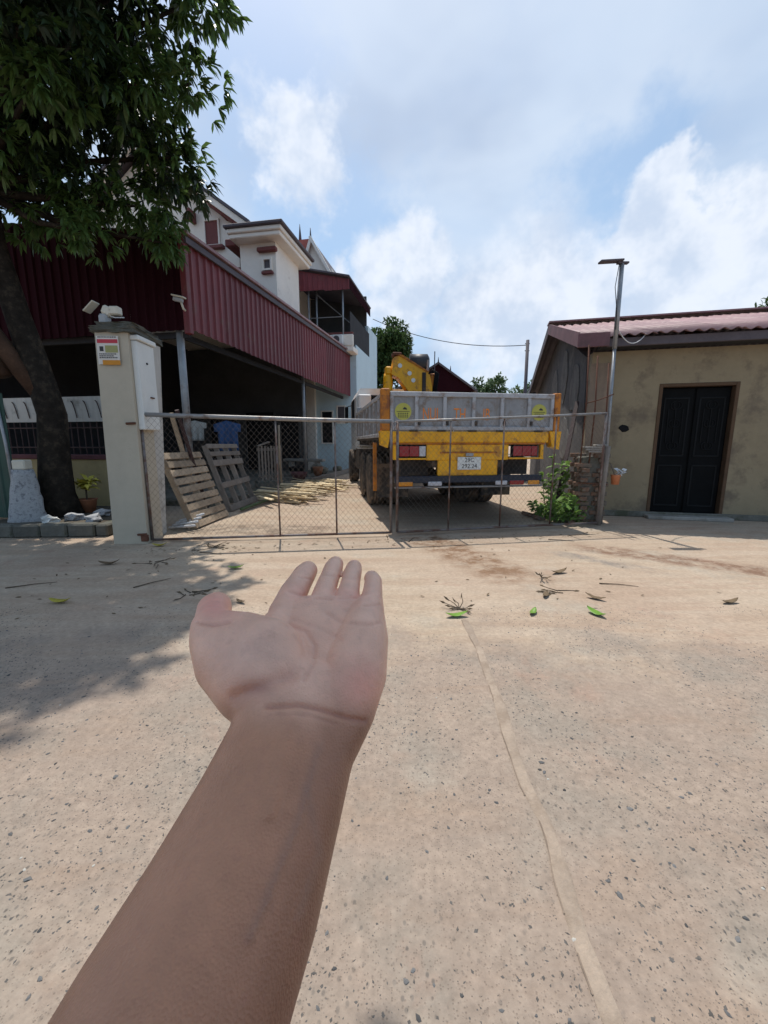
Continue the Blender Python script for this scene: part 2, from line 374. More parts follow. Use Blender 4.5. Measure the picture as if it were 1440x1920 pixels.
def tag(o, label, cat, group=None, kind=None):
    o['label'] = label; o['category'] = cat
    if group: o['group'] = group
    if kind: o['kind'] = kind
    return o
def thing(name, label, cat, loc=(0, 0, 0), rz=0.0, group=None):
    o = bpy.data.objects.new(name, None); COL.objects.link(o); o.location = loc; o.rotation_euler = (0, 0, rz); o.empty_display_size = .1
    return tag(o, label, cat, group)
def inst(src, name, parent=None, M=None):
    o = bpy.data.objects.new(name, src.data); COL.objects.link(o)
    if parent: o.parent = parent
    if M is not None: o.matrix_local = M
    return o
def lettering(txt, size, M, mat, parent, name='lettering', depth=.0015, width=1.0):
    cu = bpy.data.curves.new('txt', 'FONT'); cu.body = txt; cu.size = size; cu.extrude = depth; cu.align_x = 'CENTER'; cu.align_y = 'CENTER'
    t = bpy.data.objects.new('txt', cu); COL.objects.link(t); dg = bpy.context.evaluated_depsgraph_get(); dg.update()
    me = bpy.data.meshes.new_from_object(t.evaluated_get(dg)); bpy.data.objects.remove(t)
    me.name = name; me.transform(M @ Matrix.Diagonal((width, 1, 1, 1))); me.materials.clear(); me.materials.append(MATS[mat])
    o = bpy.data.objects.new(name, me); COL.objects.link(o); o.parent = parent; return o
def np_mesh(name, V, F, mat, parent=None, kind=None, smooth=False):
    me = bpy.data.meshes.new(name); V = np.asarray(V, np.float32).reshape(-1, 3); F = np.asarray(F, np.int32); k = F.shape[1]
    me.vertices.add(len(V)); me.vertices.foreach_set('co', V.ravel()); me.loops.add(F.size); me.loops.foreach_set('vertex_index', F.ravel())
    me.polygons.add(len(F)); me.polygons.foreach_set('loop_start', np.arange(0, F.size, k, dtype=np.int32)); me.update(calc_edges=True)
    if smooth: me.polygons.foreach_set('use_smooth', np.ones(len(F), bool))
    me.materials.append(MATS[mat]); o = bpy.data.objects.new(name, me); COL.objects.link(o)
    if parent: o.parent = parent
    if kind: o['kind'] = kind
    return o
def unit(a): return a / np.maximum(np.linalg.norm(a, axis=-1, keepdims=True), 1e-9)
def leaves(base, axis, n, length, width, droop, spread, rng):
    """rosettes: at each base point n long leaves fan round the axis and droop; returns verts, tri faces"""
    B = np.repeat(base, n, 0); A = np.repeat(unit(axis), n, 0); K = len(B)
    q = unit(rng.normal(size=(K, 3))); side = unit(q - A * (q * A).sum(1, keepdims=True))
    sp = spread * rng.uniform(.5, 1.2, (K, 1)); d0 = unit(A * np.cos(sp) + side * np.sin(sp))
    L = length * rng.uniform(.6, 1.2, (K, 1)); dn = np.array([[0, 0, -1.0]]); dr = droop * rng.uniform(.5, 1.4, (K, 1))
    d1 = unit(d0 + dn * dr * .6); d2 = unit(d0 + dn * dr * 1.6)
    wv = unit(np.cross(d0, rng.normal(size=(K, 3)) * .35 + np.array([[0, 0, 1.0]]))) * width * L / length
    p0 = B; p1 = p0 + d0 * L * .22; p2 = p1 + d1 * L * .4; p3 = p2 + d2 * L * .38
    V = np.stack([p0, p1 - wv * .42, p1 + wv * .42, p2 - wv * .5, p2 + wv * .5, p3], 1)
    F = np.array([[0, 2, 1], [1, 2, 4], [1, 4, 3], [3, 4, 5]])[None] + (np.arange(K) * 6)[:, None, None]
    return V.reshape(-1, 3), F.reshape(-1, 3)
def crown(name, blobs, per, n, length, width, droop, mat, parent, rng, spread=.9, fill=.55):
    """blobs: list of (x,y,z,r); rosettes on and inside each blob"""
    bs = []; ax = []
    for x, y, z, r in blobs:
        k = max(3, int(per * r * r)); d = unit(rng.normal(size=(k, 3))); d[:, 2] *= .8; rad = r * rng.uniform(fill, 1.05, (k, 1))
        bs.append(np.array([[x, y, z]]) + d * rad); ax.append(d + rng.normal(size=(k, 3)) * .35 + np.array([[0, 0, -.15]]))
    V, F = leaves(np.concatenate(bs), np.concatenate(ax), n, length, width, droop, spread, rng)
    return np_mesh(name, V, F, mat, parent, 'stuff')
def rib_sheet(w, zb, zt0, zt1, pitch=.2, depth=.028, thick=.0):
    """upright ribbed metal sheet in local xz, ribs towards -y"""
    n = max(1, round(w / pitch)); p = w / n; xs = []
    for i in range(n):
        x = i * p; xs += [(x, 0), (x + p * .55, 0), (x + p * .66, -depth), (x + p * .89, -depth)]
    xs.append((w, 0)); mb = MB(); k = len(xs)
    mb.v = [(x, y, zb) for x, y in xs] + [(x, y, zt0 + (zt1 - zt0) * x / w) for x, y in xs]
    mb.v += [(x, y + .006, zb) for x, y in xs] + [(x, y + .006, zt0 + (zt1 - zt0) * x / w) for x, y in xs]
    for i in range(k - 1):
        mb.f += [(i, i + 1, k + i + 1, k + i), (2 * k + i + 1, 2 * k + i, 3 * k + i, 3 * k + i + 1), (i + 1, i, 2 * k + i, 2 * k + i + 1), (k + i, k + i + 1, 3 * k + i + 1, 3 * k + i)]
    return mb

#==SECTION== ground
MBg = MB(); MBg.add([(-400, -100, 0), (400, -100, 0), (400, 700, 0), (-400, 700, 0)], [(0, 1, 2, 3)])
ground = MBg.build('ground', 'ground'); tag(ground, 'sandy worn concrete yard and lane in front of the gate', 'ground', kind='structure')

def joint():
    path = [(.55, 2.62), (.555, 2.45), (.565, 2.2), (.545, 1.95), (.535, 1.7), (.515, 1.45), (.505, 1.25), (.515, 1.1), (.50, .95), (.485, .8), (.48, .6), (.47, .3), (.46, -.4)]
    pts = []
    for i in range(len(path) - 1):
        for k in range(8):
            t = k / 8; pts.append((path[i][0] * (1 - t) + path[i + 1][0] * t, path[i][1] * (1 - t) + path[i + 1][1] * t))
    mb = MB(); ck = MB(); prof = ((-1.0, .0005), (-.8, .0025), (-.3, .0035), (.3, .0035), (.8, .0025), (1.0, .0005)); rows = []; crow = []
    for i, (x, y) in enumerate(pts):
        w = .022 + .004 * math.sin(i * .31) * math.sin(i * .11 + 1) + random.uniform(-.0015, .0015); row = []
        wl = .003 * math.sin(i * .23 + 1)
        for a, z in prof: mb.v.append((x + a * w + wl, y, z + (random.uniform(-.001, .0015) if abs(a) < .9 else 0))); row.append(len(mb.v) - 1)
        rows.append(row); cw = random.uniform(.0004, .0022); xo = x - w + wl
        ck.v += [(xo - cw, y, .003), (xo + .0025, y, .003)]; crow.append((len(ck.v) - 2, len(ck.v) - 1))
    for r0, r1 in zip(rows, rows[1:]):
        for k in range(5): mb.f.append((r0[k], r0[k + 1], r1[k + 1], r1[k]))
    for i_, (a, b) in enumerate(zip(crow, crow[1:])):
        if math.sin(i_ * .7) + math.sin(i_ * .29 + 2) > -.6: ck.f.append((a[0], a[1], b[1], b[0]))
    mb.build('joint_strip', 'joint_cement', ground, True); ck.build('joint_crack', 'crack_dirt', ground)
joint()

def stones():
    rng = random.Random(5); meshes = []
    for i in range(8):
        bm = bmesh.new(); bmesh.ops.create_icosphere(bm, subdivisions=1, radius=1)
        for v in bm.verts: v.co = Vector((v.co.x * rng.uniform(.6, 1.25), v.co.y * rng.uniform(.35, .8), v.co.z * rng.uniform(.2, .4)))
        me = bpy.data.meshes.new('stone'); bm.to_mesh(me); bm.free(); me.materials.append(MATS['stone_dark' if i < 7 else 'stone_white']); meshes.append(me)
    for i in range(460):
        y = .6 + 2.0 * rng.random() ** 1.3; x = rng.uniform(-1, 1) * (y * .95 + .35)
        if abs(x - .52) < .05: continue
        if rng.random() > .35 + .65 * (math.sin(x * 3.1 + 1) * math.sin(y * 4.3) > -.2): continue
        o = bpy.data.objects.new('stone', meshes[rng.randrange(7) if rng.random() < .93 else 7]); COL.objects.link(o); o.parent = ground
        s = rng.uniform(.0042, .0095) * (1.5 if rng.random() < .09 else 1); o.scale = (s, s, s); o.location = (x, y, s * .02); o.rotation_euler = (rng.uniform(-.2, .2), rng.uniform(-.2, .2), rng.uniform(0, 6.3))
    n = 26000; g = np.random.default_rng(3); y = .55 + 2.3 * g.random(n) ** .9; x = g.uniform(-1, 1, n) * (y * .95 + .4)
    keep = (np.abs(x - .52) > .045) & (np.sin(x * 3.1 + 1) * np.sin(y * 4.3) + .6 * np.sin(x * 7.3 + y * 5.1) + g.uniform(-.9, .9, n) > -.1); x = x[keep]; y = y[keep]; n = len(x)
    t = np.array([[1, 0, 0], [0, 1, 0], [-1, 0, 0], [0, -1, 0], [0, 0, .5]]); s = (.0015 + .0058 * g.random((n, 1, 1)) ** 2.2); a = g.uniform(0, 6.3, n)
    T = np.repeat(t[None], n, 0) * g.uniform(.5, 1.3, (n, 5, 1)); T[:, :, 1] *= g.uniform(.35, .8, (n, 1))
    c, sn = np.cos(a)[:, None], np.sin(a)[:, None]; X = T[:, :, 0] * c - T[:, :, 1] * sn; Y = T[:, :, 0] * sn + T[:, :, 1] * c
    V = np.stack([X, Y, T[:, :, 2]], 2) * s + np.stack([x, y, np.zeros(n)], 1)[:, None]
    F = np.array([[0, 1, 4], [1, 2, 4], [2, 3, 4], [3, 0, 4]])[None] + (np.arange(n) * 5)[:, None, None]
    o = np_mesh('grit', V, F.reshape(-1, 3), 'stone_small', ground, 'stuff')
stones()

#==SECTION== left compound: shed with ribbed metal valance, house behind (local x = across, y = along, z up)
CL = (-3.37, 6.97, 0); CR = math.atan2(-.181, .983)
def shed():
    t = thing('porch_shed', 'open porch shed with long maroon ribbed metal valance, left of the driveway', 'shed', CL, CR)
    # long valance facing the driveway
    n = 10; w = 10.4 / n
    for i in range(n):
        s0 = .35 + i * w; a = 4.5 + .3 * i / n; b = 4.5 + .3 * (i + 1) / n
        o = rib_sheet(w, 3.1 + random.uniform(-.015, .015), a, b, .19).build('metal_sheet', 'maroon_sheet', t)
        o.matrix_local = Matrix.Translation((random.uniform(0, .006), s0, 0)) @ Matrix.Rotation(math.pi / 2, 4, 'Z')
    # front valance facing the lane
    n = 6; w = 6.6 / n
    for i in range(n):
        x0 = -6.6 + i * w
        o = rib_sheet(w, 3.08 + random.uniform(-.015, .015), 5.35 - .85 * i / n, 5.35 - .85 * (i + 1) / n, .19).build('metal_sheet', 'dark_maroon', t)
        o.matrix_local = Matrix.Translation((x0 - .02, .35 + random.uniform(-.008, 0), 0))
    MB().bbox(-.06, .05, .29, .40, 3.02, 4.56, .01).build('corner_trim', 'maroon_sheet', t)
    # roof capping along the valance
    MB().beam((.02, .27, 4.57), (.02, 10.8, 4.86), .22, .05).build('ridge_cap', 'maroon_roof', t)
    MB().beam((.07, .30, 4.47), (.07, 10.8, 4.76), .04, .10).build('gutter_strip', 'fascia_grey', t)
    r = MB(); r.add([(.05, .30, 4.59), (.05, 10.75, 4.88), (-6.6, 10.75, 5.7), (-6.6, .30, 5.4), (.05, .30, 4.54), (.05, 10.75, 4.83), (-6.6, 10.75, 5.65), (-6.6, .30, 5.35)],
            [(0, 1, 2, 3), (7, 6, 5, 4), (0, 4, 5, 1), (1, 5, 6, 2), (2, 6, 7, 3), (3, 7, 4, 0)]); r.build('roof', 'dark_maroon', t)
    for x, y, rr in ((-.28, .48, .065), (-.28, 6.2, .05), (-6.3, .5, .06)):
        MB().tube([(x, y, 0), (x, y, 4.4)], rr, 12).build('post', 'grey_pipe', t, True)
    MB().beam((-.28, .5, 3.05), (-.28, 10.6, 3.05), .06, .1).build('beam', 'interior_dark', t)
    MB().beam((-6.3, .5, 3.05), (-.1, .5, 3.05), .06, .1).build('beam', 'interior_dark', t)
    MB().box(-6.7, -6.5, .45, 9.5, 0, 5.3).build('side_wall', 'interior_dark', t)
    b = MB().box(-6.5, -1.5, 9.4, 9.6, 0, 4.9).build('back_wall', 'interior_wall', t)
    for x0, x1, z0, z1 in ((-5.6, -4.5, .1, 2.3), (-4.0, -2.8, .1, 2.4), (-2.5, -1.75, .5, 2.3)):
        d = MB().bbox(x0, x1, 9.34, 9.42, z0, z1).build('door', 'dark_opening', b); f = MB()
        f.box(x0 - .06, x0, 9.33, 9.41, z0, z1); f.box(x1, x1 + .06, 9.33, 9.41, z0, z1); f.box(x0 - .06, x1 + .06, 9.33, 9.41, z1, z1 + .06); f.build('door_frame', 'interior_wall', b)
    MB().box(-6.5, .1, .6, 9.4, .0, .11).build('porch_floor', 'concrete_dark', t)
    # a security camera on the front corner
    c = thing('security_camera', 'small pale security camera on the corner of the maroon shed', 'camera')
    M = Matrix.Translation((CL[0], CL[1], 0)) @ Matrix.Rotation(CR, 4, 'Z'); c.matrix_world = M @ Matrix.Translation((.0, .30, 3.5))
    MB().bbox(-.20, .03, -.12, -.03, .05, .075, .006, Matrix.Rotation(R(14), 4, 'Y')).build('sun_hood', 'cream_plastic', c)
    MB().bbox(-.17, .0, -.11, -.04, -.02, .045, .012, Matrix.Rotation(R(14), 4, 'Y')).build('housing', 'grey_plastic', c)
    MB().tube([(-.03, -.07, -.01), (-.02, -.04, -.10), (.0, .02, -.13)], .018, 8).build('bracket', 'cream_plastic', c, True)
    return t
shed()

def window(parent, x0, x1, y, z0, z1, face, frame, sill=True, inset=.05):
    p = MB().box(x0, x1, y - .012, y + .03, z0, z1).build('window', face, parent); f = MB(); e = .05
    f.box(x0 - e, x0, y - inset, y + .02, z0 - e, z1 + e); f.box(x1, x1 + e, y - inset, y + .02, z0 - e, z1 + e); f.box(x0, x1, y - inset, y + .02, z1, z1 + e); f.box(x0, x1, y - inset, y + .02, z0 - e, z0)
    f.build('frame', frame, p)
    if sill: MB().bbox(x0 - .2, x1 + .2, y - .16, y + .01, z0 - .16, z0 - .06, .012).build('sill', 'trim_brown', p)
    return p
def ac_unit(parent, x, y, z, w=.42, h=.34):
    a = MB().bbox(x, x + w, y - .24, y, z, z + h, .02).build('air_conditioner', 'truck_white', parent)
    MB().tube([(x + w * .42, y - .245, z + h / 2), (x + w * .42, y - .255, z + h / 2)], h * .38, 18).build('fan_grille', 'fascia_grey', a)
    return a
def house():
    t = thing('villa', 'white two storey villa with maroon trim, gables and a canopied balcony', 'house', CL, CR)
    # main block and its street gable
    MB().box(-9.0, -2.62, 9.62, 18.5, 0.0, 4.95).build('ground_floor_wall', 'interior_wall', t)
    MB().box(-9.0, -2.62, 7.0, 18.5, 4.95, 8.15).build('wall', 'white_wall', t)
    MB().prism([(-9.0, 8.15), (-2.62, 8.15), (-5.8, 10.45)], (7.0, 18.5)).build('gable_wall', 'white_wall', t)
    def slope(x0, z0, x1, z1, y0, y1, th, name, mat):
        mb = MB(); mb.prism([(x0, z0), (x1, z1), (x1, z1 + th), (x0, z0 + th)], (y0, y1)); return mb.build(name, mat, t)
    slope(-1.95, 7.80, -5.8, 10.56, 6.45, 18.8, .10, 'roof', 'fascia_grey'); slope(-5.8, 10.56, -9.65, 7.80, 6.45, 18.8, .10, 'roof', 'fascia_grey')
    slope(-1.97, 7.60, -5.8, 10.34, 6.5, 6.62, .20, 'verge_board', 'white_wall'); slope(-5.8, 10.34, -9.6, 7.60, 6.5, 6.62, .20, 'verge_board', 'white_wall')
    slope(-1.97, 7.52, -5.8, 10.26, 6.62, 6.98, .08, 'verge_soffit', 'trim_brown')
    window(t, -3.75, -3.3, 6.99, 7.55, 8.25, 'trim_brown', 'white_wall')
    for x in (-3.0, -4.2): MB().bbox(x, x + .14, 6.66, 7.0, 8.2, 8.55, .02).build('bracket', 'trim_brown', t)
    window(t, -3.2, -2.2, 6.99, 5.2, 6.75, 'dark_opening', 'trim_brown', False)
    # projecting bay with flat eaves
    MB().box(-2.05, -.92, 6.0, 7.75, 4.55, 7.0).build('bay_wall', 'white_wall', t)
    MB().bbox(-2.16, -.60, 5.6, 8.0, 7.0, 7.12, .02).build('soffit', 'white_wall', t)
    MB().bbox(-2.2, -.54, 5.54, 8.05, 7.12, 7.24, .02).build('eave_band', 'white_wall', t)
    MB().bbox(-2.26, -.46, 5.46, 8.1, 7.24, 7.33, .02).build('roof_slab', 'fascia_grey', t)
    MB().bbox(-2.5, -2.18, 5.95, 6.9, 6.98, 7.18, .02).build('eave_bracket', 'trim_brown', t)
    MB().bbox(-1.45, -.85, 5.85, 6.0, 6.72, 6.84, .02).build('cornice', 'trim_brown', t)
    v = window(t, -1.28, -1.08, 5.99, 6.28, 6.52, 'fascia_grey', 'white_wall', False, .07)
    MB().bbox(-1.36, -1.0, 5.9, 6.0, 6.13, 6.2, .01).build('vent_sill', 'trim_brown', t)
    pass
    # annex under the balcony, pale blue side to the drive
    MB().box(-1.5, .28, 10.78, 14.2, 0, 5.15).build('annex_wall', 'blue_wall', t)
    w = window(t, -.55, -.25, 10.78, 2.05, 2.7, 'fascia_grey', 'white_wall', False)
    w = window(t, -1.25, -.8, 10.78, 1.2, 2.5, 'dark_opening', 'white_wall', False)
    MB().box(-4.2, -1.5, 10.6, 14.2, 0, 5.15).build('annex_core', 'white_wall', t)
    MB().bbox(-2.7, .36, 10.0, 10.78, 4.75, 4.95, .02).build('balcony_slab', 'white_wall', t)
    MB().bbox(-2.7, .36, 9.98, 10.1, 4.95, 5.38, .02).build('parapet', 'white_wall', t)
    MB().bbox(-2.7, .34, 10.04, 10.14, 5.40, 5.48, .01).build('coping', 'trim_brown', t)
    ac_unit(t, -.95, 9.97, 5.0); ac_unit(t, -.42, 9.97, 4.98)
    # canopy over the balcony
    n = 3
    for i in range(n):
        x0 = -2.7 + i * 2.96 / n; w = 2.96 / n; za = 7.95 - .62 * i / n; zb = 7.95 - .62 * (i + 1) / n
        o = rib_sheet(w, 7.05 - .04 * i, za, zb, .19, .02).build('canopy_sheet', 'maroon_sheet', t); o.matrix_local = Matrix.Translation((x0, 9.9, 0))
    MB().prism([(-2.8, 8.02), (.30, 7.36), (.30, 7.42), (-2.8, 8.08)], (9.75, 13.6)).build('canopy_roof', 'fascia_grey', t)
    o = rib_sheet(3.6, 7.0, 7.33, 7.33, .19, .02).build('canopy_sheet', 'dark_maroon', t); o.matrix_local = Matrix.Translation((.27, 9.93, 0)) @ Matrix.Rotation(math.pi / 2, 4, 'Z')
    for x, y in ((-1.44, 10.06), (-.05, 10.06), (-1.2, 10.3)): MB().tube([(x, y, 4.9), (x, y, 7.1)], .035, 8).build('post', 'grey_pipe', t, True)
    MB().tube([(-2.7, 10.06, 6.05), (-.05, 10.06, 6.05)], .018, 6).build('rail', 'grey_pipe', t); MB().tube([(-1.2, 10.3, 7.0), (.1, 13.2, 6.1)], .02, 6).build('brace', 'grey_pipe', t)
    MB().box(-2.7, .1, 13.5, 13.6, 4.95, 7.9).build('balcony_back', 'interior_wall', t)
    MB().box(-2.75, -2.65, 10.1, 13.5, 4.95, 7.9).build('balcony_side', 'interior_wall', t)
    MB().box(.2, .23, 10.1, 13.5, 5.1, 6.25).build('mesh_screen', 'interior_dark', t)
    MB().box(.02, .18, 13.5, 15.6, 0, 6.6).build('side_wall', 'blue_wall', t)
    # second gable with red tiles and finial
    MB().box(-5.0, -1.6, 13.7, 18.0, 7.5, 9.3).build('dormer_wall', 'white_wall', t)
    MB().prism([(-4.0, 9.2), (-1.45, 8.9), (-2.45, 10.42)], (13.4, 13.6)).build('dormer_gable', 'white_wall', t)
    MB().add([(-2.45, 13.3, 10.5), (-1.35, 13.3, 8.75), (-1.35, 18, 8.75), (-2.45, 18, 10.5), (-4.2, 13.3, 9.25), (-4.2, 18, 9.25)], [(0, 1, 2, 3), (0, 3, 5, 4)]).build('dormer_roof', 'fascia_grey', t)
    MB().prism([(-4.0, 9.55), (-2.75, 9.4), (-2.35, 10.42), (-3.6, 10.4)], (13.22, 13.30)).build('tile_slope', 'roof_tile', t)
    MB().beam((-1.5, 13.2, 8.85), (-2.45, 13.2, 10.48), .12, .16, (0, 1, 0)).build('verge_board', 'white_wall', t)
    MB().beam((-2.8, 13.2, 9.35), (-2.4, 13.2, 10.45), .12, .1, (0, 1, 0)).build('verge_board', 'white_wall', t)
    MB().tube([(-3.0, 13.4, 10.3), (-3.0, 13.4, 10.75), (-3.0, 13.4, 11.15)], [.09, .05, .012], 8).build('finial', 'fascia_grey', t, True)
    MB().tube([(-2.42, 13.2, 10.4), (-2.42, 13.2, 10.85)], [.05, .015], 8).build('finial', 'fascia_grey', t, True)
house()

#==SECTION== gate pillar, sign, camera
def gate_pillar():
    # local x across, y depth; front left corner of the base at origin
    t = thing('gate_pillar', 'cream rendered gate pillar with mossy cap and pasted notice', 'pillar', (-3.245, 4.74, 0), R(2))
    m = MB(); m.add([(0, 0, 0), (.40, 0, 0), (.40, .36, 0), (0, .36, 0), (.05, 0, 2.42), (.41, 0, 2.42), (.41, .36, 2.42), (.05, .36, 2.42)], [(3, 2, 1, 0), (4, 5, 6, 7), (0, 1, 5, 4), (1, 2, 6, 5), (2, 3, 7, 6), (3, 0, 4, 7)])
    m.build('shaft', 'pillar_cream', t)
    m = MB(); m.add([(.01, .36, 0), (.33, .36, 0), (.33, .60, 0), (.01, .60, 0), (.06, .36, 2.38), (.46, .36, 2.38), (.46, .60, 2.38), (.06, .60, 2.38)], [(3, 2, 1, 0), (4, 5, 6, 7), (0, 1, 5, 4), (1, 2, 6, 5), (2, 3, 7, 6), (3, 0, 4, 7)])
    m.build('rear_shaft', 'pillar_white', t)
    # cap: broken, two courses
    def slab(x0, x1, y0, y1, z0, z1, j):
        bm = bmesh.new(); bmesh.ops.create_cube(bm, size=1); bmesh.ops.subdivide_edges(bm, edges=bm.edges[:], cuts=4, use_grid_fill=True); g = random.Random(j)
        for v in bm.verts:
            v.co = Vector(((x0 + x1) / 2 + v.co.x * (x1 - x0), (y0 + y1) / 2 + v.co.y * (y1 - y0), (z0 + z1) / 2 + v.co.z * (z1 - z0))) + Vector((g.uniform(-1, 1), g.uniform(-1, 1), g.uniform(-1, 1))) * .013
        mb = MB(); bm.verts.index_update(); mb.add([v.co.copy() for v in bm.verts], [[v.index for v in f.verts] for f in bm.faces]); bm.free(); return mb
    slab(.015, .475, -.03, .64, 2.40, 2.465, 1).build('cap', 'mossy_cap', t); slab(.06, .45, .01, .60, 2.465, 2.515, 2).build('cap_top', 'mossy_cap', t)
    # white meter cabinet on the inner face
    c = MB().bbox(.405, .475, .04, .40, 1.35, 2.33, .008).build('meter_cabinet', 'cabinet_white', t)
    MB().bbox(.40, .50, .03, .42, 2.335, 2.39, .008).build('cabinet_roof', 'cabinet_white', c)
    MB().box(.475, .482, .2, .23, 2.1, 2.12).build('key_hole', 'black', c); MB().bbox(.475, .49, .22, .3, 1.72, 1.735, .003).build('latch', 'rust', c)
    # hinge irons
    for z in (1.42, .12): MB().tube([(.40, -.01, z), (.30, -.02, z - .005)], .014, 6).build('hinge', 'rust', t); 
    MB().bbox(.33, .41, -.02, .02, .03, .11).build('hinge_block', 'rust', t)
    # notice
    n = tag(MB().box(-.0, .24, -.006, -.002, 0, .30).build('notice', 'print_paper'), 'small paper notice with red heading and orange band pasted on the cream gate pillar', 'notice')
    n.location = (-3.175, 4.728, 2.06); n.rotation_euler = (R(-.4), 0, R(2))
    q = MB()
    MB().box(.01, .23, -.009, -.006, .225, .265).build('heading_band', 'print_red', n); MB().box(.05, .24, -.0095, -.006, -.005, .045).build('footer_band', 'print_orange', n)
    for x0, x1, z0, z1 in ((.03, .07, .14, .19),): MB().box(x0, x1, -.009, -.006, z0, z1).build('figure', 'ink', n)
    MB().box(.09, .225, -.009, -.006, .125, .20).build('picture_block', 'print_olive', n)
    for z, x1 in ((.283, .21), (.105, .20), (.085, .16), (.066, .21)):
        l = MB(); x = .02
        while x < x1:
            w = random.uniform(.008, .02); l.box(x, x + w, -.009, -.006, z, z + .010); x += w + .006
        l.build('text_line', 'ink', n)
    # camera and junction box on the cap
    s = thing('security_camera', 'pale camera on bracket with junction box on top of the gate pillar', 'camera', (-3.17, 4.87, 2.60))
    MB().bbox(-.02, .10, -.05, .05, .03, .13, .02, Matrix.Rotation(R(28), 4, 'Y')).build('housing', 'cream_plastic', s); MB().bbox(-.10, .06, -.06, .06, .145, .16, .005, Matrix.Rotation(R(-42), 4, 'Y')).build('sun_hood', 'cream_plastic', s)
    MB().tube([(.04, 0, .05), (.05, 0, .0), (.02, 0, -.05)], .016, 8).build('bracket', 'grey_plastic', s, True); MB().bbox(.10, .21, -.05, .04, .01, .10, .012).build('junction_box', 'cream_plastic', s)
    MB().bbox(-.02, .08, -.06, .04, -.09, .02, .02).build('mount', 'grey_plastic', s)
    MB().tube([(.09, -.02, .0), (.16, -.03, -.02), (.26, -.03, -.02)], .006, 6).build('cable', 'pvc', s, True)
gate_pillar()

#==SECTION== chain-link gate
def gate_leaf(label, p0, p1, z0a, z0b, z1a, z1b, bars, rail_r):
    """frame of pipes from p0 to p1 with upright bars and a chain-link infill"""
    d = Vector((p1[0] - p0[0], p1[1] - p0[1], 0)); W = d.length; t = thing('gate_leaf', label, 'gate', (p0[0], p0[1], 0), math.atan2(d.y, d.x), 'driveway gate')
    zb = lambda x: z0a + (z0b - z0a) * x / W
    zt = lambda x: z1a + (z1b - z1a) * x / W
    MB().tube([(0, 0, zt(0)), (W * .3, 0, zt(W * .3) - .004), (W * .7, 0, zt(W * .7) - .006), (W, 0, zt(W))], rail_r, 10).build('top_rail', 'gate_rail', t, True)
    MB().tube([(0, 0, zb(0)), (W * .5, 0, zb(W * .5) + .004), (W, 0, zb(W))], .016, 8).build('bottom_rail', 'gate_pipe', t, True)
    for x, r in [(0, .018), (W, .018)] + [(b, .011) for b in bars]: MB().tube([(x, 0, zb(x)), (x, 0, zt(x))], r, 8).build('bar', 'gate_pipe', t, True)
    # chain-link: two sets of diagonal wires clipped to the frame
    V = []; F = []; c = .068; rr = .0012
    def clip(x0, z0, sx):
        # line x = x0 + sx*(z-z0)
        za, zc = .06, 1.5; xa, xb = x0 + sx * (za - z0), x0 + sx * (zc - z0)
        if sx > 0: lo = max(za, z0 + (0 - x0) / sx); hi = min(zc, z0 + (W - x0) / sx)
        else: lo = max(za, z0 + (W - x0) / sx); hi = min(zc, z0 + (0 - x0) / sx)
        if hi - lo < .02: return None
        A = (x0 + sx * (lo - z0), lo); B = (x0 + sx * (hi - z0), hi)
        return A, B
    mesh = MB(); k = int((W + 3) / c)
    for i in range(-int(1.6 / c), k):
        for sx in (.85, -.85):
            r = clip(i * c + (1.45 if sx < 0 else 0), 0.0, sx)
            if not r: continue
            (x0, za), (x1, zc) = r; zc = min(zc, zt(x1) - .02); za = max(za, zb(x0) + .01)
            m = 6; pts = []
            for j in range(m + 1):
                u = j / m; pts.append((x0 + (x1 - x0) * u + random.uniform(-.004, .004), (.004 if (j + i) % 2 else -.004), za + (zc - za) * u))
            mesh.tube(pts, rr, 3, False)
    mesh.build('chain_link', 'wire', t, kind='stuff')
    return t, W
gl, W1 = gate_leaf('left leaf of the rusty chain-link gate, hinged on the cream pillar', (-2.83, 4.83), (.09, 5.15), .03, .05, 1.525, 1.46, (1.53, 2.24), .026)
MB().tube([(0, -.0, 1.1), (-.12, .0, 1.42)], .012, 6).build('hinge_strap', 'rust', gl)
gr, W2 = gate_leaf('right leaf of the rusty chain-link gate, in front of the truck', (.17, 5.17), (3.07, 5.74), .05, .06, 1.46, 1.60, (.70, 1.44, 2.2), .017)
m = MB().tube([(-.02, -.05, 1.44), (-.05, -.05, 1.36), (-.06, -.04, 1.44), (-.02, -.05, 1.46)], .008, 6).build('lock_chain', 'gate_pipe', gr, True)

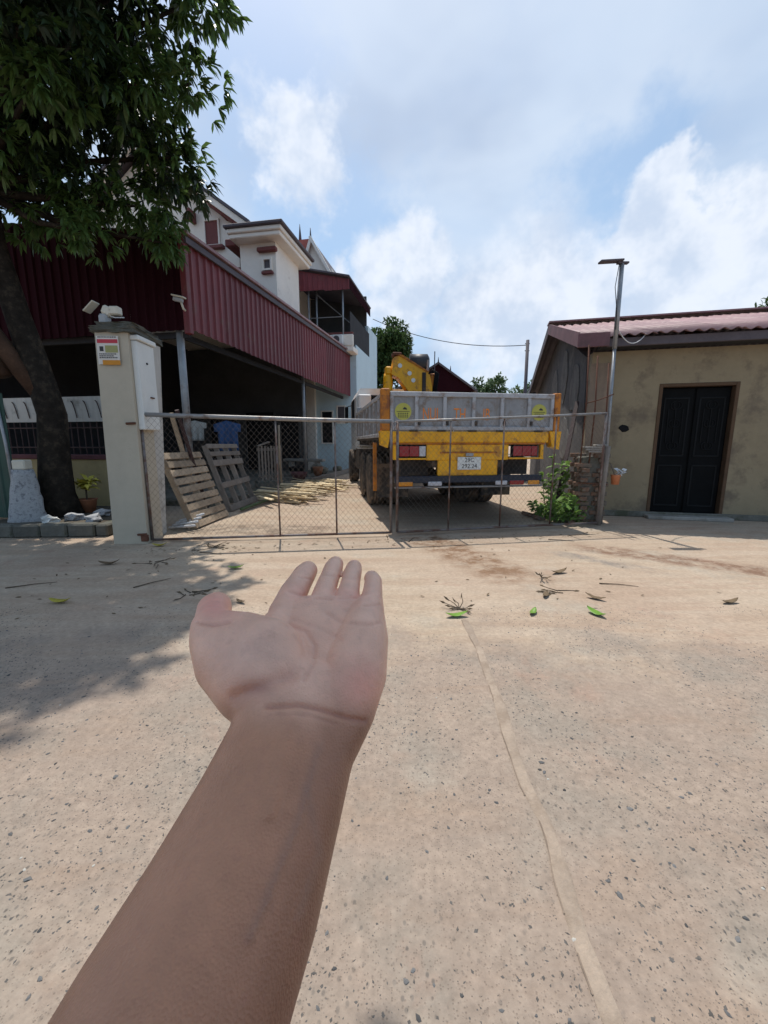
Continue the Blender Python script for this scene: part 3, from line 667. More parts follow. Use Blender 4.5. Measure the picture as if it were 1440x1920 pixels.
#==SECTION== truck
def truck():
    t = thing('crane_truck', 'yellow and grey flatbed truck with folded loader crane parked nose away behind the gate', 'truck', (0, 5.62, 0), math.atan2(.155, .988))
    W = 2.56
    # bed
    MB().box(.05, 2.5, .10, 4.55, 1.24, 1.30).build('bed_floor', 'chassis', t)
    # tailgate
    tg = MB().box(.10, 2.47, .035, .065, 1.38, 1.87).build('tailgate', 'truck_grey', t)
    f = MB(); f.bbox(.085, 2.485, .0, .085, 1.82, 1.885, .008); f.build('top_rail', 'truck_frame', tg); MB().bbox(.085, 2.485, .0, .085, 1.37, 1.425, .008).build('bottom_rail', 'truck_frame', tg)
    for x in (.085, .43, .83, 1.25, 1.67, 2.08, 2.435): MB().bbox(x, x + .05, .004, .08, 1.42, 1.825, .006).build('rib', 'truck_frame', tg)
    for cx, ln in ((.27, 1.62), (2.27, 1.63)):
        d = MB().tube([(cx, .034, ln), (cx, .031, ln)], .115, 28).build('decal', 'decal_yellow', tg)
        q = MB(); q.box(cx - .09, cx + .09, .0275, .0300, ln - .002, ln + .004); q.prism([(cx - .01, ln + .03), (cx + .055, ln + .025), (cx + .045, ln + .05), (cx + .015, ln + .06)], (.0275, .030))
        for r in range(3):
            for c in range(5): q.box(cx - .07 + c * .03, cx - .052 + c * .03, .0275, .0300, ln - .03 - r * .024, ln - .018 - r * .024)
        q.build('decal_print', 'ink', d)
    MX = lambda x, y, z: Matrix.Translation((x, y, z)) @ Matrix.Rotation(math.pi / 2, 4, 'X')
    for s, x in (('NUI', .655), ('TH', 1.08), ('IB', 1.47)): lettering(s, .23, MX(x, .033, 1.585), 'decal_orange', tg, width=.58)
    for x in (.46, .86, 1.28, 1.70, 2.11): MB().bbox(x + .01, x + .05, -.012, .03, 1.44, 1.50, .006).build('latch', 'chassis', tg)
    for x in (.35, .75, 1.2, 1.62, 2.2): MB().bbox(x, x + .12, -.018, .03, 1.352, 1.372, .004).build('hinge', 'chassis', tg)
    # side boards
    for x0, x1, nm in ((.03, .06, 'left'), (2.50, 2.53, 'right')):
        b = MB().box(x0, x1, .12, 4.5, 1.32, 1.88).build('side_board', 'truck_grey', t); sx = -1 if nm == 'left' else 1
        MB().bbox(x0 - .025, x1 + .025, .12, 4.5, 1.84, 1.90, .006).build('top_rail', 'truck_frame', b); MB().bbox(x0 - .025, x1 + .025, .12, 4.5, 1.28, 1.335, .006).build('bottom_rail', 'truck_frame', b)
        for i in range(9):
            y = .14 + i * .525; MB().bbox(x0 - .022, x1 + .022, y, y + .05, 1.33, 1.845, .005).build('rib', 'truck_frame', b)
    MB().bbox(.05, 2.5, 4.55, 4.63, 1.28, 2.05, .01).build('headboard', 'truck_grey', t)
    # rear corner posts
    p = MB().bbox(-.04, .08, -.01, .11, 1.36, 1.92, .012).build('corner_post', 'truck_orange', t); MB().add([(-.06, -.03, 1.36), (.085, -.03, 1.36), (.085, .12, 1.36), (-.06, .12, 1.36), (-.05, -.03, 1.17), (.05, -.03, 1.13), (.05, .12, 1.13), (-.05, .12, 1.17)], [(0, 1, 2, 3), (7, 6, 5, 4), (0, 4, 5, 1), (1, 5, 6, 2), (2, 6, 7, 3), (3, 7, 4, 0)]).build('post_foot', 'truck_yellow', p)
    p = MB().bbox(2.49, 2.58, -.01, .11, 1.36, 1.90, .012).build('corner_post', 'truck_orange', t); MB().add([(2.42, -.03, 1.36), (2.60, -.03, 1.36), (2.60, .12, 1.36), (2.42, .12, 1.36), (2.47, -.03, 1.14), (2.58, -.03, 1.10), (2.58, .12, 1.10), (2.47, .12, 1.14)], [(0, 1, 2, 3), (7, 6, 5, 4), (0, 4, 5, 1), (1, 5, 6, 2), (2, 6, 7, 3), (3, 7, 4, 0)]).build('post_foot', 'truck_yellow', p)
    # yellow rear end
    MB().bbox(.09, 2.42, -.015, .10, 1.20, 1.355, .012).build('rear_sill', 'truck_yellow', t)
    MB().bbox(.12, 2.38, .0, .05, 1.175, 1.20, .004).build('sill_lip', 'truck_orange', t)
    MB().bbox(.60, 1.82, .005, .06, .955, 1.175, .008).build('rear_panel', 'truck_yellow', t); MB().bbox(.77, 1.66, .0, .055, .735, .955, .008).build('plate_panel', 'truck_yellow', t)
    MB().bbox(.79, 1.64, -.012, .0, 1.055, 1.075, .004).build('panel_bead', 'truck_orange', t)
    for x0, x1 in ((.13, .60), (1.82, 2.36)):
        MB().bbox(x0, x0 + .05, .0, .06, .985, 1.175, .005).build('lamp_bracket', 'truck_yellow', t) if x0 < 1 else MB().bbox(x1 - .05, x1, .0, .06, .985, 1.175, .005).build('lamp_bracket', 'truck_yellow', t)
        MB().bbox(x0, x1, -.01, .06, .965, .99, .005).build('lamp_shelf', 'truck_yellow', t)
    for x0 in (.20, 1.87):
        l = MB().bbox(x0, x0 + .40, .0, .07, 1.0, 1.165, .01).build('tail_lamp', 'black', t)
        MB().bbox(x0 + .015, x0 + .15, -.012, .0, 1.012, 1.153, .006).build('lens', 'lamp_red', l); MB().bbox(x0 + .155, x0 + .29, -.012, .0, 1.012, 1.153, .006).build('lens', 'lamp_red', l)
        MB().bbox(x0 + .295, x0 + .385, -.012, .0, 1.012, 1.153, .006).build('lens', 'lamp_white' if x0 < 1 else 'lamp_red', l)
    pl = MB().bbox(1.05, 1.40, -.02, -.006, .82, 1.0, .01).build('number_plate', 'plate_white', t)
    lettering('29C', .085, MX(1.225, -.0205, .955), 'ink', pl); lettering('292.24', .085, MX(1.225, -.0205, .87), 'ink', pl)
    MB().bbox(1.17, 1.28, -.03, .0, 1.01, 1.055, .006).build('plate_lamp', 'grey_plastic', t)
    MB().box(1.2, 1.25, -.01, .03, .70, .745).build('tow_hook', 'rust', t)
    # bumper bar and underrun
    b = MB().bbox(.15, 2.34, -.04, .08, .64, .735, .01).build('bumper', 'bumper', t)
    MB().bbox(.15, 2.36, -.03, .03, .565, .59, .006).build('underrun_bar', 'gate_rail', t)
    for x0, x1, mt in ((.20, .40, 'lamp_amber'), (.62, .82, 'lamp_white'), (1.62, 1.80, 'lamp_white'), (1.84, 2.06, 'lamp_red'), (2.12, 2.30, 'lamp_amber')): MB().bbox(x0, x1, -.05, -.03, .60, .66, .008).build('reflector', mt, b)
    for x in (.75, 1.70): MB().box(x - .05, x + .05, .05, 7.0, .85, 1.15).build('chassis_rail', 'chassis', t)
    for y in (.4, 1.2, 3.1, 4.3): MB().box(.70, 1.75, y, y + .1, .9, 1.2).build('cross_member', 'chassis', t)
    for i in range(9): MB().box(.08, 2.46, .25 + i * .5, .33 + i * .5, 1.15, 1.24).build('floor_bearer', 'chassis', t)
    # rear underside boxes seen left and right of the plate
    MB().box(.30, .72, .35, .75, .72, .98).build('tool_box', 'chassis', t); MB().box(1.78, 2.3, .35, .8, .72, .98).build('tool_box', 'chassis', t)
    MB().bbox(-.02, .04, 1.0, 1.05, .42, 1.20, .006).build('mud_guard_strip', 'truck_orange', t)
    MB().box(.08, .62, 1.25, 1.28, .28, .85).build('mud_flap', 'tyre', t); MB().box(1.95, 2.48, 1.25, 1.28, .28, .85).build('mud_flap', 'tyre', t)
    # wheels: dual tandem at the rear, single in front
    def wheel_mesh():
        R0, w = .50, .14
        prof = [(.30, -w), (.40, -w), (.47, -w * .95), (R0, -w * .75)]
        for k in range(4):
            a = -w * .75 + k * w * .42; prof += [(R0, a + .02), (R0 - .018, a + .026), (R0 - .018, a + .04), (R0, a + .046)]
        prof += [(R0, w * .75), (.47, w * .95), (.40, w), (.30, w)]
        return prof
    prof = wheel_mesh(); MY = Matrix.Rotation(math.pi / 2, 4, 'Y')
    for y in (2.35, 3.62, 7.35):
        for side in (0, 1):
            for k in ((0, 1) if y < 6 else (0,)):
                xc = (.19 + k * .32) if side == 0 else (2.37 - k * .32)
                w = thing('wheel', '', ''); del w['label']; del w['category']; w.parent = t; w.location = (xc, y, .5)
                MB().lathe(prof, 40, MY).build('tyre', 'tyre', w, True); s = -1 if side == 0 else 1
                MB().lathe([(.02, 0), (.12, .06), (.14, .09), (.20, .0), (.29, .05), (.305, .08), (.305, -.1), (.02, -.1)], 28, Matrix.Rotation(s * math.pi / 2, 4, 'Y')).build('rim', 'rim', w)
    for y in (2.35, 3.62): MB().tube([(.2, y, .5), (2.36, y, .5)], .09, 12).build('axle', 'chassis', t, True)
    MB().lathe([(.02, -.1), (.2, -.08), (.24, 0), (.2, .08), (.02, .1)], 20, Matrix.Translation((1.28, 2.35, .52)) @ Matrix.Rotation(math.pi / 2, 4, 'Y')).build('differential', 'chassis', t, True)
    MB().box(.1, .55, 4.6, 5.6, .55, 1.05).build('fuel_tank', 'chassis', t)
    # cab
    c = MB().prism([(.16, 1.0), (2.40, 1.0), (2.40, 2.45), (2.28, 2.68), (.28, 2.68), (.16, 2.45)], (6.0, 7.9)).build('cab', 'truck_white', t)
    MB().box(.45, 2.1, 5.985, 6.0, 2.0, 2.5).build('rear_window', 'dark_opening', c); MB().box(.15, .165, 6.6, 7.5, 1.9, 2.45).build('side_window', 'dark_opening', c)
    MB().bbox(-.06, .04, 7.4, 7.55, 1.8, 2.3, .02).build('mirror', 'black', c); MB().tube([(.0, 7.5, 2.3), (.2, 7.5, 2.35)], .012, 6).build('mirror_arm', 'black', c)
    MB().bbox(.2, .55, 5.75, 5.98, 1.1, 2.5, .03).build('air_intake', 'truck_white', c)
    # loader crane behind the cab
    cr = MB().bbox(.5, 2.05, 4.85, 5.6, 1.15, 1.75, .03).build('crane_base', 'truck_yellow', t); K = 5.2
    MB().tube([(.92, K, 1.7), (.92, K, 2.85), (.92, K, 2.95)], [.15, .12, .10], 16).build('crane_column', 'truck_yellow', cr, True)
    MB().bbox(.84, 1.0, K - .12, K + .12, 2.92, 3.12, .03).build('column_head', 'truck_yellow', cr)
    MB().prism([(.98, 2.92), (1.06, 3.34), (1.24, 3.38), (1.98, 2.97), (2.06, 2.6), (2.02, 1.9), (1.62, 1.9), (1.50, 2.42), (1.16, 2.84)], (K - .17, K + .17)).build('boom', 'truck_yellow', cr)
    MB().prism([(1.10, 3.385), (1.26, 3.39), (1.96, 3.0), (1.9, 3.0), (1.2, 3.365)], (K - .2, K + .2)).build('boom_top', 'truck_orange', cr)
    MB().bbox(1.02, 1.26, K - .12, K + .12, 3.37, 3.47, .02).build('boom_pin_block', 'rust', cr)
    MB().tube([(.95, K - .1, 2.3), (1.5, K - .1, 2.5)], .06, 10).build('boom_cylinder', 'chassis', cr, True)
    for x, z in ((1.2, 3.13), (1.45, 2.95), (1.55, 2.78)): MB().tube([(x, K - .178, z), (x, K - .17, z)], .055, 14).build('boom_sticker', 'plate_white', cr)
    MB().bbox(1.78, 1.88, K - .2, K - .168, 2.3, 2.98, .01).build('boom_clamp', 'chassis', cr)
    MB().bbox(2.0, 2.16, K - .14, K + .1, 2.1, 2.98, .03).build('jib_head', 'truck_orange', cr)
    for i in range(4):
        MB().tube([(2.06 + .03 * i, K - .16, 2.4), (2.12 + .03 * i, K - .2, 2.95), (2.05 + .04 * i, K - .18, 3.06 - .02 * i), (1.95, K - .18, 2.95)], .016, 6).build('hose', 'black', cr, True)
    MB().tube([(1.96, K, 3.0), (1.98, K, 3.32)], .03, 8).build('boom_rod', 'gate_rail', cr)
truck()

#==SECTION== right hut
HK = Vector((3.34, 6.81, 0)); HR = R(-13.8)
def hut():
    t = thing('hut', 'low tan rendered hut with pinkish corrugated roof and black double door, right of the gate', 'hut', HK, HR)
    ZE, ZR, D, YR = 2.62, 3.78, 8.0, 3.1; X1 = 7.0
    w = MB()   # front wall round the door opening
    w.box(0, 1.0, 0, .2, 0, ZE); w.box(2.06, X1, 0, .2, 0, ZE); w.box(1.0, 2.06, 0, .2, 2.1, ZE); w.build('front_wall', 'hut_wall', t)
    MB().box(-.02, .34, -.012, .0, 0, 2.45).build('corner_render', 'hut_side', t)
    g = MB(); g.prism([(0, 0), (D, 0), (D, ZE - .1), (YR, ZR - .1), (.2, ZE)], (0, .2), Matrix.Rotation(math.pi / 2, 4, 'Z') @ Matrix.Translation((0, -.2, 0))); g.v = [(x, y + .203, z) for x, y, z in g.v]; g.build('gable_wall', 'hut_gable', t)
    # peeling plaster patches on the gable
    for y, z, a, b in ((1.2, 2.2, .5, .5), (2.4, 2.6, .4, .6), (3.6, 2.3, .5, .7), (4.9, 2.0, .5, .6), (2.0, 1.3, .6, .5)):
        rr = random.Random(int(y * 10)); pts = [(y + a * math.cos(k * .449) * rr.uniform(.75, 1), z + b * math.sin(k * .449) * rr.uniform(.75, 1)) for k in range(14)]
        p = MB(); n = len(pts); p.v = [(-.004, q, zz) for q, zz in pts] + [(-.018, q * .99 + y * .01, zz * .99 + z * .01) for q, zz in pts]; p.f = [tuple(range(n, 2 * n))] + [(i, (i + 1) % n, n + (i + 1) % n, n + i) for i in range(n)]
        p.build('plaster_patch', 'gable_patch', t)
    # wall hole as a flat patch, its inner darkness painted black
    rr = random.Random(4); pts = [(.55 + .095 * math.cos(k * .628) * rr.uniform(.6, 1.1), 1.43 + .06 * math.sin(k * .628) * rr.uniform(.7, 1.1)) for k in range(10)]
    MB().prism(pts, (-.004, .0)).build('wall_hole', 'black', t)
    # roof: corrugated sheets, front slope of separate sheets
    def wave_sheet(w, y0, z0, y1, z1, amp=.017, pitch=.16):
        n = int(w / pitch * 8); mb = MB(); dy, dz = y1 - y0, z1 - z0; ln = math.hypot(dy, dz); ny, nz = -dz / ln, dy / ln
        for i in range(n + 1):
            x = w * i / n; h = amp * math.sin(2 * math.pi * x / pitch)
            for (y, z) in ((y0, z0), (y1, z1)):
                mb.v.append((x, y + ny * h, z + nz * h)); mb.v.append((x, y + ny * (h - .008), z + nz * (h - .008)))
        for i in range(n):
            a = i * 4; b = a + 4; mb.f += [(a, b, b + 2, a + 2), (a + 1, a + 3, b + 3, b + 1), (a, a + 1, b + 1, b), (a + 2, b + 2, b + 3, a + 3)]
        return mb
    n = 7; sw = (X1 + .3) / n
    src = None
    for i in range(n):
        if src is None: src = o = wave_sheet(sw + .02, -.40, ZE + .16, YR, ZR + .06).build('roof_sheet', 'maroon_roof', t, True); o.location = (-.3, 0, 0)
        else: o = inst(src, 'roof_sheet', t, Matrix.Translation((-.3 + i * sw, random.uniform(-.015, .015), .004 * (i % 2))))
    s2 = wave_sheet(X1 + .3, YR, ZR + .06, D + .3, ZE - .12).build('rear_roof', 'fascia_grey', t, True); s2.location = (-.3, 0, 0)
    MB().beam((-.32, YR, ZR + .11), (X1, YR, ZR + .11), .34, .03).build('ridge_cap', 'maroon_roof', t)
    # verge flashing at the left gable
    MB().prism([(-.42, ZE + .0), (YR, ZR - .12), (YR, ZR + .10), (-.42, ZE + .22)], (-.02, .0), Matrix.Translation((-.31, 0, 0)) @ Matrix.Rotation(math.pi / 2, 4, 'Z')).build('verge_flashing', 'fascia_mauve', t)
    MB().prism([(YR, ZR - .12), (D + .3, ZE - .3), (D + .3, ZE - .1), (YR, ZR + .10)], (-.02, .0), Matrix.Translation((-.31, 0, 0)) @ Matrix.Rotation(math.pi / 2, 4, 'Z')).build('verge_flashing', 'fascia_grey', t)
    MB().bbox(-.32, .12, -.44, -.40, ZE + .0, ZE + .20, .004).build('eave_flashing', 'fascia_mauve', t)
    # fascia board and soffit in shade under the sheets
    MB().bbox(.12, X1, -.33, -.28, ZE + .01, ZE + .13, .006).build('fascia', 'fascia_grey', t)
    MB().box(.05, X1, -.28, .0, ZE + .02, ZE + .06).build('soffit', 'interior_dark', t)
    for i in range(8): MB().beam((.5 + i * .9, -.3, ZE + .08), (.5 + i * .9, .3, ZE + .3), .06, .08).build('rafter_end', 'wood_frame', t)
    # door
    d = MB().bbox(1.04, 2.02, .11, .16, .06, 2.06, .004).build('door', 'door_black', t)
    f = MB(); f.bbox(.995, 1.045, -.012, .19, .0, 2.105, .005); f.bbox(2.015, 2.065, -.012, .19, .0, 2.105, .005); f.bbox(1.045, 2.015, -.012, .19, 2.055, 2.105, .005); f.build('door_frame', 'wood_frame', d)
    for x0 in (1.06, 1.545):
        l = MB().bbox(x0, x0 + .455, .085, .11, .08, 2.04, .008).build('leaf', 'door_black', d); x1 = x0 + .455
        o = MB()
        for z0, z1 in ((.18, .85), (.98, 1.9)):
            o.bbox(x0 + .05, x1 - .05, .075, .086, z0, z0 + .025); o.bbox(x0 + .05, x1 - .05, .075, .086, z1 - .025, z1); o.bbox(x0 + .05, x0 + .075, .075, .086, z0 + .025, z1 - .025); o.bbox(x1 - .075, x1 - .05, .075, .086, z0 + .025, z1 - .025)
        xc = (x0 + x1) / 2
        for k in range(3): o.tube([(xc - .1 + k * .1, .078, 1.2), (xc - .1 + k * .1, .078, 1.72)], .008, 6)
        for s in (-1, 1):
            for zc in (1.15, 1.5, 1.78): o.tube([(xc + s * (.02 + .06 * math.sin(a)), .078, zc + .06 * math.cos(a)) for a in [k * .6 for k in range(10)]], .006, 5)
        o.build('ornament', 'door_ornament', l)
    MB().bbox(.95, 2.12, -.25, .19, .0, .055, .01).build('threshold', 'concrete', t)
    MB().bbox(-.0, X1, -.06, .0, .0, .09, .01).build('plinth', 'concrete_dark', t)
hut()
hw = Matrix.Translation(HK) @ Matrix.Rotation(HR, 4, 'Z')
def on_hut(x, y, z): return hw @ Vector((x, y, z))

# antenna pole, cable
def antenna():
    t = thing('antenna_pole', 'tall thin grey pole with flat aerial on top, beside the hut corner', 'pole', (3.27, 6.0, 0))
    MB().tube([(0, 0, 0), (-.02, 0, 1.7), (-.03, .0, 2.5)], .022, 10).build('lower_pole', 'grey_pipe', t, True)
    MB().tube([(-.03, 0, 2.5), (-.035, 0, 3.62)], .03, 10).build('upper_pole', 'grey_pipe', t, True)
    a = MB().bbox(-.15, .16, -.05, .05, 3.62, 3.645, .004, Matrix.Rotation(R(-3), 4, 'Y')).build('aerial', 'fascia_grey', t)
    MB().bbox(-.10, .05, -.03, .03, 3.595, 3.62, .004).build('aerial_mount', 'fascia_grey', t)
    MB().tube([(-.08, -.02, 3.6), (-.11, -.02, 3.3), (-.06, -.02, 3.0), (-.05, -.02, 2.75)], .005, 5).build('cable', 'black', t, True)
antenna()
p0 = (3.24, 5.98, 2.78); p1 = on_hut(.62, -.34, 2.78)
pts = [Vector(p0).lerp(p1, k / 10) + Vector((0, 0, -.75 * (k / 10) * (1 - k / 10) * .9)) for k in range(11)]
tag(MB().tube(pts, .007, 6).build('cable', 'pvc', None, True), 'pale cable looping from the aerial pole to the hut eave', 'cable')

# remains of a brick gate post
def old_post():
    t = thing('brick_post', 'crumbling old brick gate post below the aerial pole', 'post', (3.08, 6.12, 0), R(-8)); rr = random.Random(2)
    src = [MB().bbox(-.11, .11, -.052, .052, 0, .062, .008).build('brick', 'brick_old', t)]; src[0].location = (-.1, -.1, .0); z = 0
    for c in range(15):
        z = .0 + c * .070
        for x, y, rz in (((-.115, -.115, 0), (.115, -.115, 0), (-.115, .115, 0), (.115, .115, 0)) if c % 2 == 0 else ((-.115, -.115, 90), (.115, -.115, 90), (-.115, .115, 90), (.115, .115, 90))):
            if c > 11 and rr.random() < .3: continue
            o = inst(src[0], 'brick', t, Matrix.Translation((x + rr.uniform(-.018, .018), y + rr.uniform(-.018, .018), z + .003)) @ Matrix.Rotation(R(rz + rr.uniform(-7, 7)), 4, 'Z'))
    bpy.data.objects.remove(src[0])
    MB().bbox(-.165, .165, -.15, .15, .0, 1.0, .02).build('mortar_core', 'concrete_dark', t)
    for x, y, h in ((-.18, -.16, 2.55), (-.06, -.17, 2.4), (.10, -.16, 2.3)): MB().tube([(x, y, .9), (x + .02, y, h * .7), (x + rr.uniform(-.02, .05), y, h)], .010, 6).build('reinforcing_bar', 'rust', t, True)
    MB().tube([(-.18, -.17, 1.75), (.0, -.19, 1.8), (.2, -.15, 1.88)], .008, 6).build('tie_wire', 'rust', t, True)
    MB().tube([(-.2, -.21, .62), (.2, -.2, .6), (.26, .0, .62)], .012, 6).build('tie_wire', 'rust', t, True)
    for k in range(4): MB().bbox(-.2 + rr.random() * .2, .0 + rr.random() * .2, -.22, -.1, 1.06 + k * .03, 1.085 + k * .03, .006).build('broken_tile', 'concrete', t)
    MB().tube([(.12, -.24, .0), (.14, -.235, .6), (.16, -.23, 1.15)], .035, 8).build('timber_stay', 'wood_grey', t, True)
old_post()
t = thing('hanging_pot', 'small orange plastic pot with pale bag hung on the old brick post', 'pot', (3.37, 5.90, .60))
MB().tube([(-.02, .0, .14), (-.08, .02, .30), (-.14, .04, .34)], .006, 5).build('hanger', 'wire', t)
MB().lathe([(.05, 0), (.065, .13), (.07, .14), (.06, .14)], 16).build('pot_body', 'orange_plastic', t, True)
rr = random.Random(9); m = MB()
for k in range(10):
    a = rr.uniform(0, 6.28); c = Vector((.06 + .05 * math.cos(a), .05 * math.sin(a), .13 + rr.uniform(0, .1))); u = Vector((rr.uniform(-1, 1), rr.uniform(-1, 1), rr.uniform(-1, 1))).normalized() * .05; v = u.orthogonal().normalized() * .03
    m.add([c - u, c + v, c + u, c - v], [(0, 1, 2), (0, 2, 3)])
m.build('plastic_bag', 'pvc', t)
t = thing('leaning_timber', 'dark timber pole leaning on the grey gable wall behind the truck', 'pole'); MB().beam((2.72, 6.35, .1), on_hut(-.08, .5, 1.9), .06, .05).build('pole_shaft', 'iron_dark', t)
# loose bricks and rubble at the post's foot
rr = random.Random(12); src = None
for k in range(9):
    x, y = rr.uniform(2.35, 3.0), rr.uniform(5.95, 6.7)
    o = MB().bbox(-.1, .1, -.05, .05, -.03, .03, .01).build('loose_brick', 'brick_old') if src is None else bpy.data.objects.new('loose_brick', src.data)
    if src is None: src = o
    else: COL.objects.link(o)
    o.location = (x, y, .03); o.rotation_euler = (rr.uniform(-.3, .3), rr.uniform(-.3, .3), rr.uniform(0, 3)); s = rr.uniform(.5, 1); o.scale = (s, s, s)
    tag(o, 'loose reddish brick bit in the rubble left of the old brick post', 'brick', 'rubble by the old post')

#==SECTION== pallets, stakes, yard clutter
def pallet(label, B, e1, e2, ln, slats, stringers, mat, nstr=3):
    e1 = Vector(e1).normalized(); e2 = Vector(e2).normalized(); e2 = (e2 - e1 * e2.dot(e1)).normalized(); nn = e1.cross(e2).normalized()
    t = thing('pallet', label, 'pallet', (0, 0, 0), 0, 'pallets leaning by the driveway')
    M = Matrix(((e1.x, nn.x, e2.x, B[0]), (e1.y, nn.y, e2.y, B[1]), (e1.z, nn.z, e2.z, B[2]), (0, 0, 0, 1))); t.matrix_world = M
    for z0, z1 in slats:
        j = random.uniform(-.012, .012); MB().bbox(-.01 + j, ln + j, -.012, .012, z0, z1, .003).build('slat', mat, t).rotation_euler = (0, R(random.uniform(-.7, .7)), 0)
    H = max(z for s in slats for z in s)
    for k in range(nstr):
        x = .03 + k * (ln - .1) / (nstr - 1); MB().bbox(x, x + .045, stringers[0], stringers[1], 0.0, H - .01, .004).build('stringer', mat, t)
    return t
sl = [(k * .128, k * .128 + .093) for k in range(9)]
# faces the drive: normal must look to +x, stringers behind it
p = pallet('near wooden pallet of many pale slats leaning beside the gate pillar', (-2.62, 5.55, .02), (.06, 1, 0), (-.42, .12, 1.08), 1.02, sl, (-.10, -.013), 'wood_pallet')
MB().bbox(.0, 1.0, -.125, -.10, .02, .11, .004).build('back_board', 'wood_pallet', p); MB().bbox(.0, 1.0, -.125, -.10, 1.0, 1.1, .004).build('back_board', 'wood_pallet', p)
p = pallet('open framed grey wooden pallet with three cross boards, behind the near pallet', (-2.66, 7.0, .02), (.02, 1, 0), (-.36, .0, 1.1), 1.35, [(0, .11), (.42, .52), (.82, .93), (1.0, 1.08), (1.14, 1.22)], (-.10, -.013), 'wood_grey', 4)

rr = random.Random(21)
for k in range(90):
    u = rr.random(); c = Vector((-2.2 + .75 * u + rr.uniform(-.25, .25), 7.9 + 3.4 * u + rr.uniform(-.5, .5), .03 + rr.random() * .26 * (1 - abs(u - .5))))
    a = R(rr.gauss(-35, 16)); l = rr.uniform(.35, .75); d = Vector((math.cos(a), math.sin(a), rr.uniform(-.06, .06))) * l; w = rr.uniform(.035, .075)
    o = MB().bbox(-l, l, -w / 2, w / 2, -.010, .010, .003).build('wooden_stake', 'wood_pale'); o.location = c; o.rotation_euler = (rr.uniform(-.3, .3), -rr.uniform(-.06, .06), a)
    tag(o, 'pale split wooden stake in the loose pile beside the driveway', 'stake', 'pile of stakes')
t = thing('timber_edging', 'long weathered timber edging between porch and driveway', 'timber'); MB().beam((-2.15, 12.2, .08), (-1.1, 18.5, .10), .14, .14).build('timber_beam', 'wood_grey', t)
t = thing('bamboo_pole', 'pale green bamboo pole lying below the open framed pallet', 'pole'); MB().tube([(-2.5, 7.0, .05), (-2.35, 8.2, .06), (-2.2, 9.4, .05)], .03, 8).build('bamboo_shaft', 'pale_leaf', t, True)
rr = random.Random(4)
for k in range(4):
    o = MB().tube([(-3.0 + k * .02, 5.55 + k * .06, .03 + .02 * k), (-2.55, 5.35 + k * .10, .10 + .035 * k)], .018, 8).build('grey_pipe', 'pvc', None, True)
    tag(o, ['lowest grey pipe at the foot of the gate pillar', 'second lowest grey pipe at the foot of the gate pillar', 'second highest grey pipe at the foot of the gate pillar', 'topmost grey pipe at the foot of the gate pillar'][k], 'pipe', 'pipes by the pillar')
# leaning props behind the pillar
for q in (((-2.92, 5.75, .9), (-3.05, 6.2, 1.9)), ((-2.8, 5.8, 1.0), (-3.0, 6.1, 1.75))): pass
t = thing('leaning_plank', 'narrow pale plank leaning behind the gate pillar above the pallet', 'plank'); MB().beam((-2.98, 6.55, 0), (-3.06, 5.98, 1.62), .06, .03).build('plank_board', 'wood_pallet', t)
t = thing('leaning_pole', 'dark pole leaning beside the plank behind the gate pillar', 'pole'); MB().tube([(-2.88, 6.6, 0), (-2.96, 5.95, 1.66)], .03, 8).build('pole_shaft', 'iron_dark', t)
# slatted crate side on a concrete block
t = thing('slatted_crate', 'grey slatted wooden crate standing on a block at the porch edge', 'crate', (-3.05, 9.9, 0), R(28))
MB().bbox(-.05, .62, -.05, .35, 0, .28, .02).build('block', 'concrete_dark', t)
for k in range(8): MB().bbox(k * .075, k * .075 + .045, 0, .022, .28, 1.12 + random.uniform(-.02, .02), .004).build('slat', 'wood_grey', t)
for z in (.34, 1.0): MB().bbox(-.02, .60, .022, .045, z, z + .07, .004).build('rail', 'wood_grey', t)
MB().beam((0, .0, 1.12), (.3, .1, 1.22), .08, .03).build('loose_batten', 'wood_grey', t)
t = thing('stake_post', 'thin bare wooden stake standing beside the slatted crate', 'stake'); MB().tube([(-2.42, 9.6, 0), (-2.46, 9.62, .8), (-2.44, 9.6, 1.6)], .025, 7).build('stake_shaft', 'wood_pallet', t, True)
def cloth(label, x, y, z, w, h, mat, seed):
    rr = random.Random(seed); n, k = 12, 8; mb = MB(); t = thing('hanging_shirt', label, 'shirt', (x, y, z), 0, 'washing in the porch')
    for j in range(k + 1):
        for i in range(n + 1):
            u, v = i / n - .5, j / k; ww = w * (1.35 if v < .3 else 1.0); mb.v.append((u * ww, .05 * math.sin(i * 1.7 + seed) * (.3 + v), -v * h - (abs(u) * .25 * h if v < .3 else 0)))
    for j in range(k):
        for i in range(n): a = j * (n + 1) + i; mb.f.append((a, a + 1, a + n + 2, a + n + 1))
    o = mb.build('fabric', mat, t, True); o.modifiers.new('s', 'SOLIDIFY').thickness = .01
    MB().tube([(-w * .4, 0, -.04), (0, 0, .04), (w * .4, 0, -.04)], .008, 6).build('hanger', 'black', t)
cloth('blue shirt hanging in the dark porch behind the pallets', -3.95, 10.4, 1.75, .5, .75, 'cloth_blue', 1); cloth('white shirt hanging beside the blue shirt in the porch', -4.75, 10.4, 1.75, .42, .5, 'cloth_white', 2)
M = Matrix.Translation((CL[0], CL[1], 0)) @ Matrix.Rotation(CR, 4, 'Z')
def basin(label, x, y, r, h, mat, cat, name):
    t = thing(name, label, cat, M @ Vector((x, y, .11)))
    MB().lathe([(r * .6, 0), (r * .9, h * .6), (r, h), (r * .93, h), (r * .8, h * .5), (r * .5, .03)], 18).build('bowl', mat, t, True)
    return t
basin('maroon plastic basin on the porch floor near the far post', .0 - .15, 5.3, .26, .22, 'cloth_maroon', 'basin', 'basin'); basin('dark round basin on the porch floor behind the far post', -.7, 6.6, .32, .3, 'black', 'basin', 'basin')
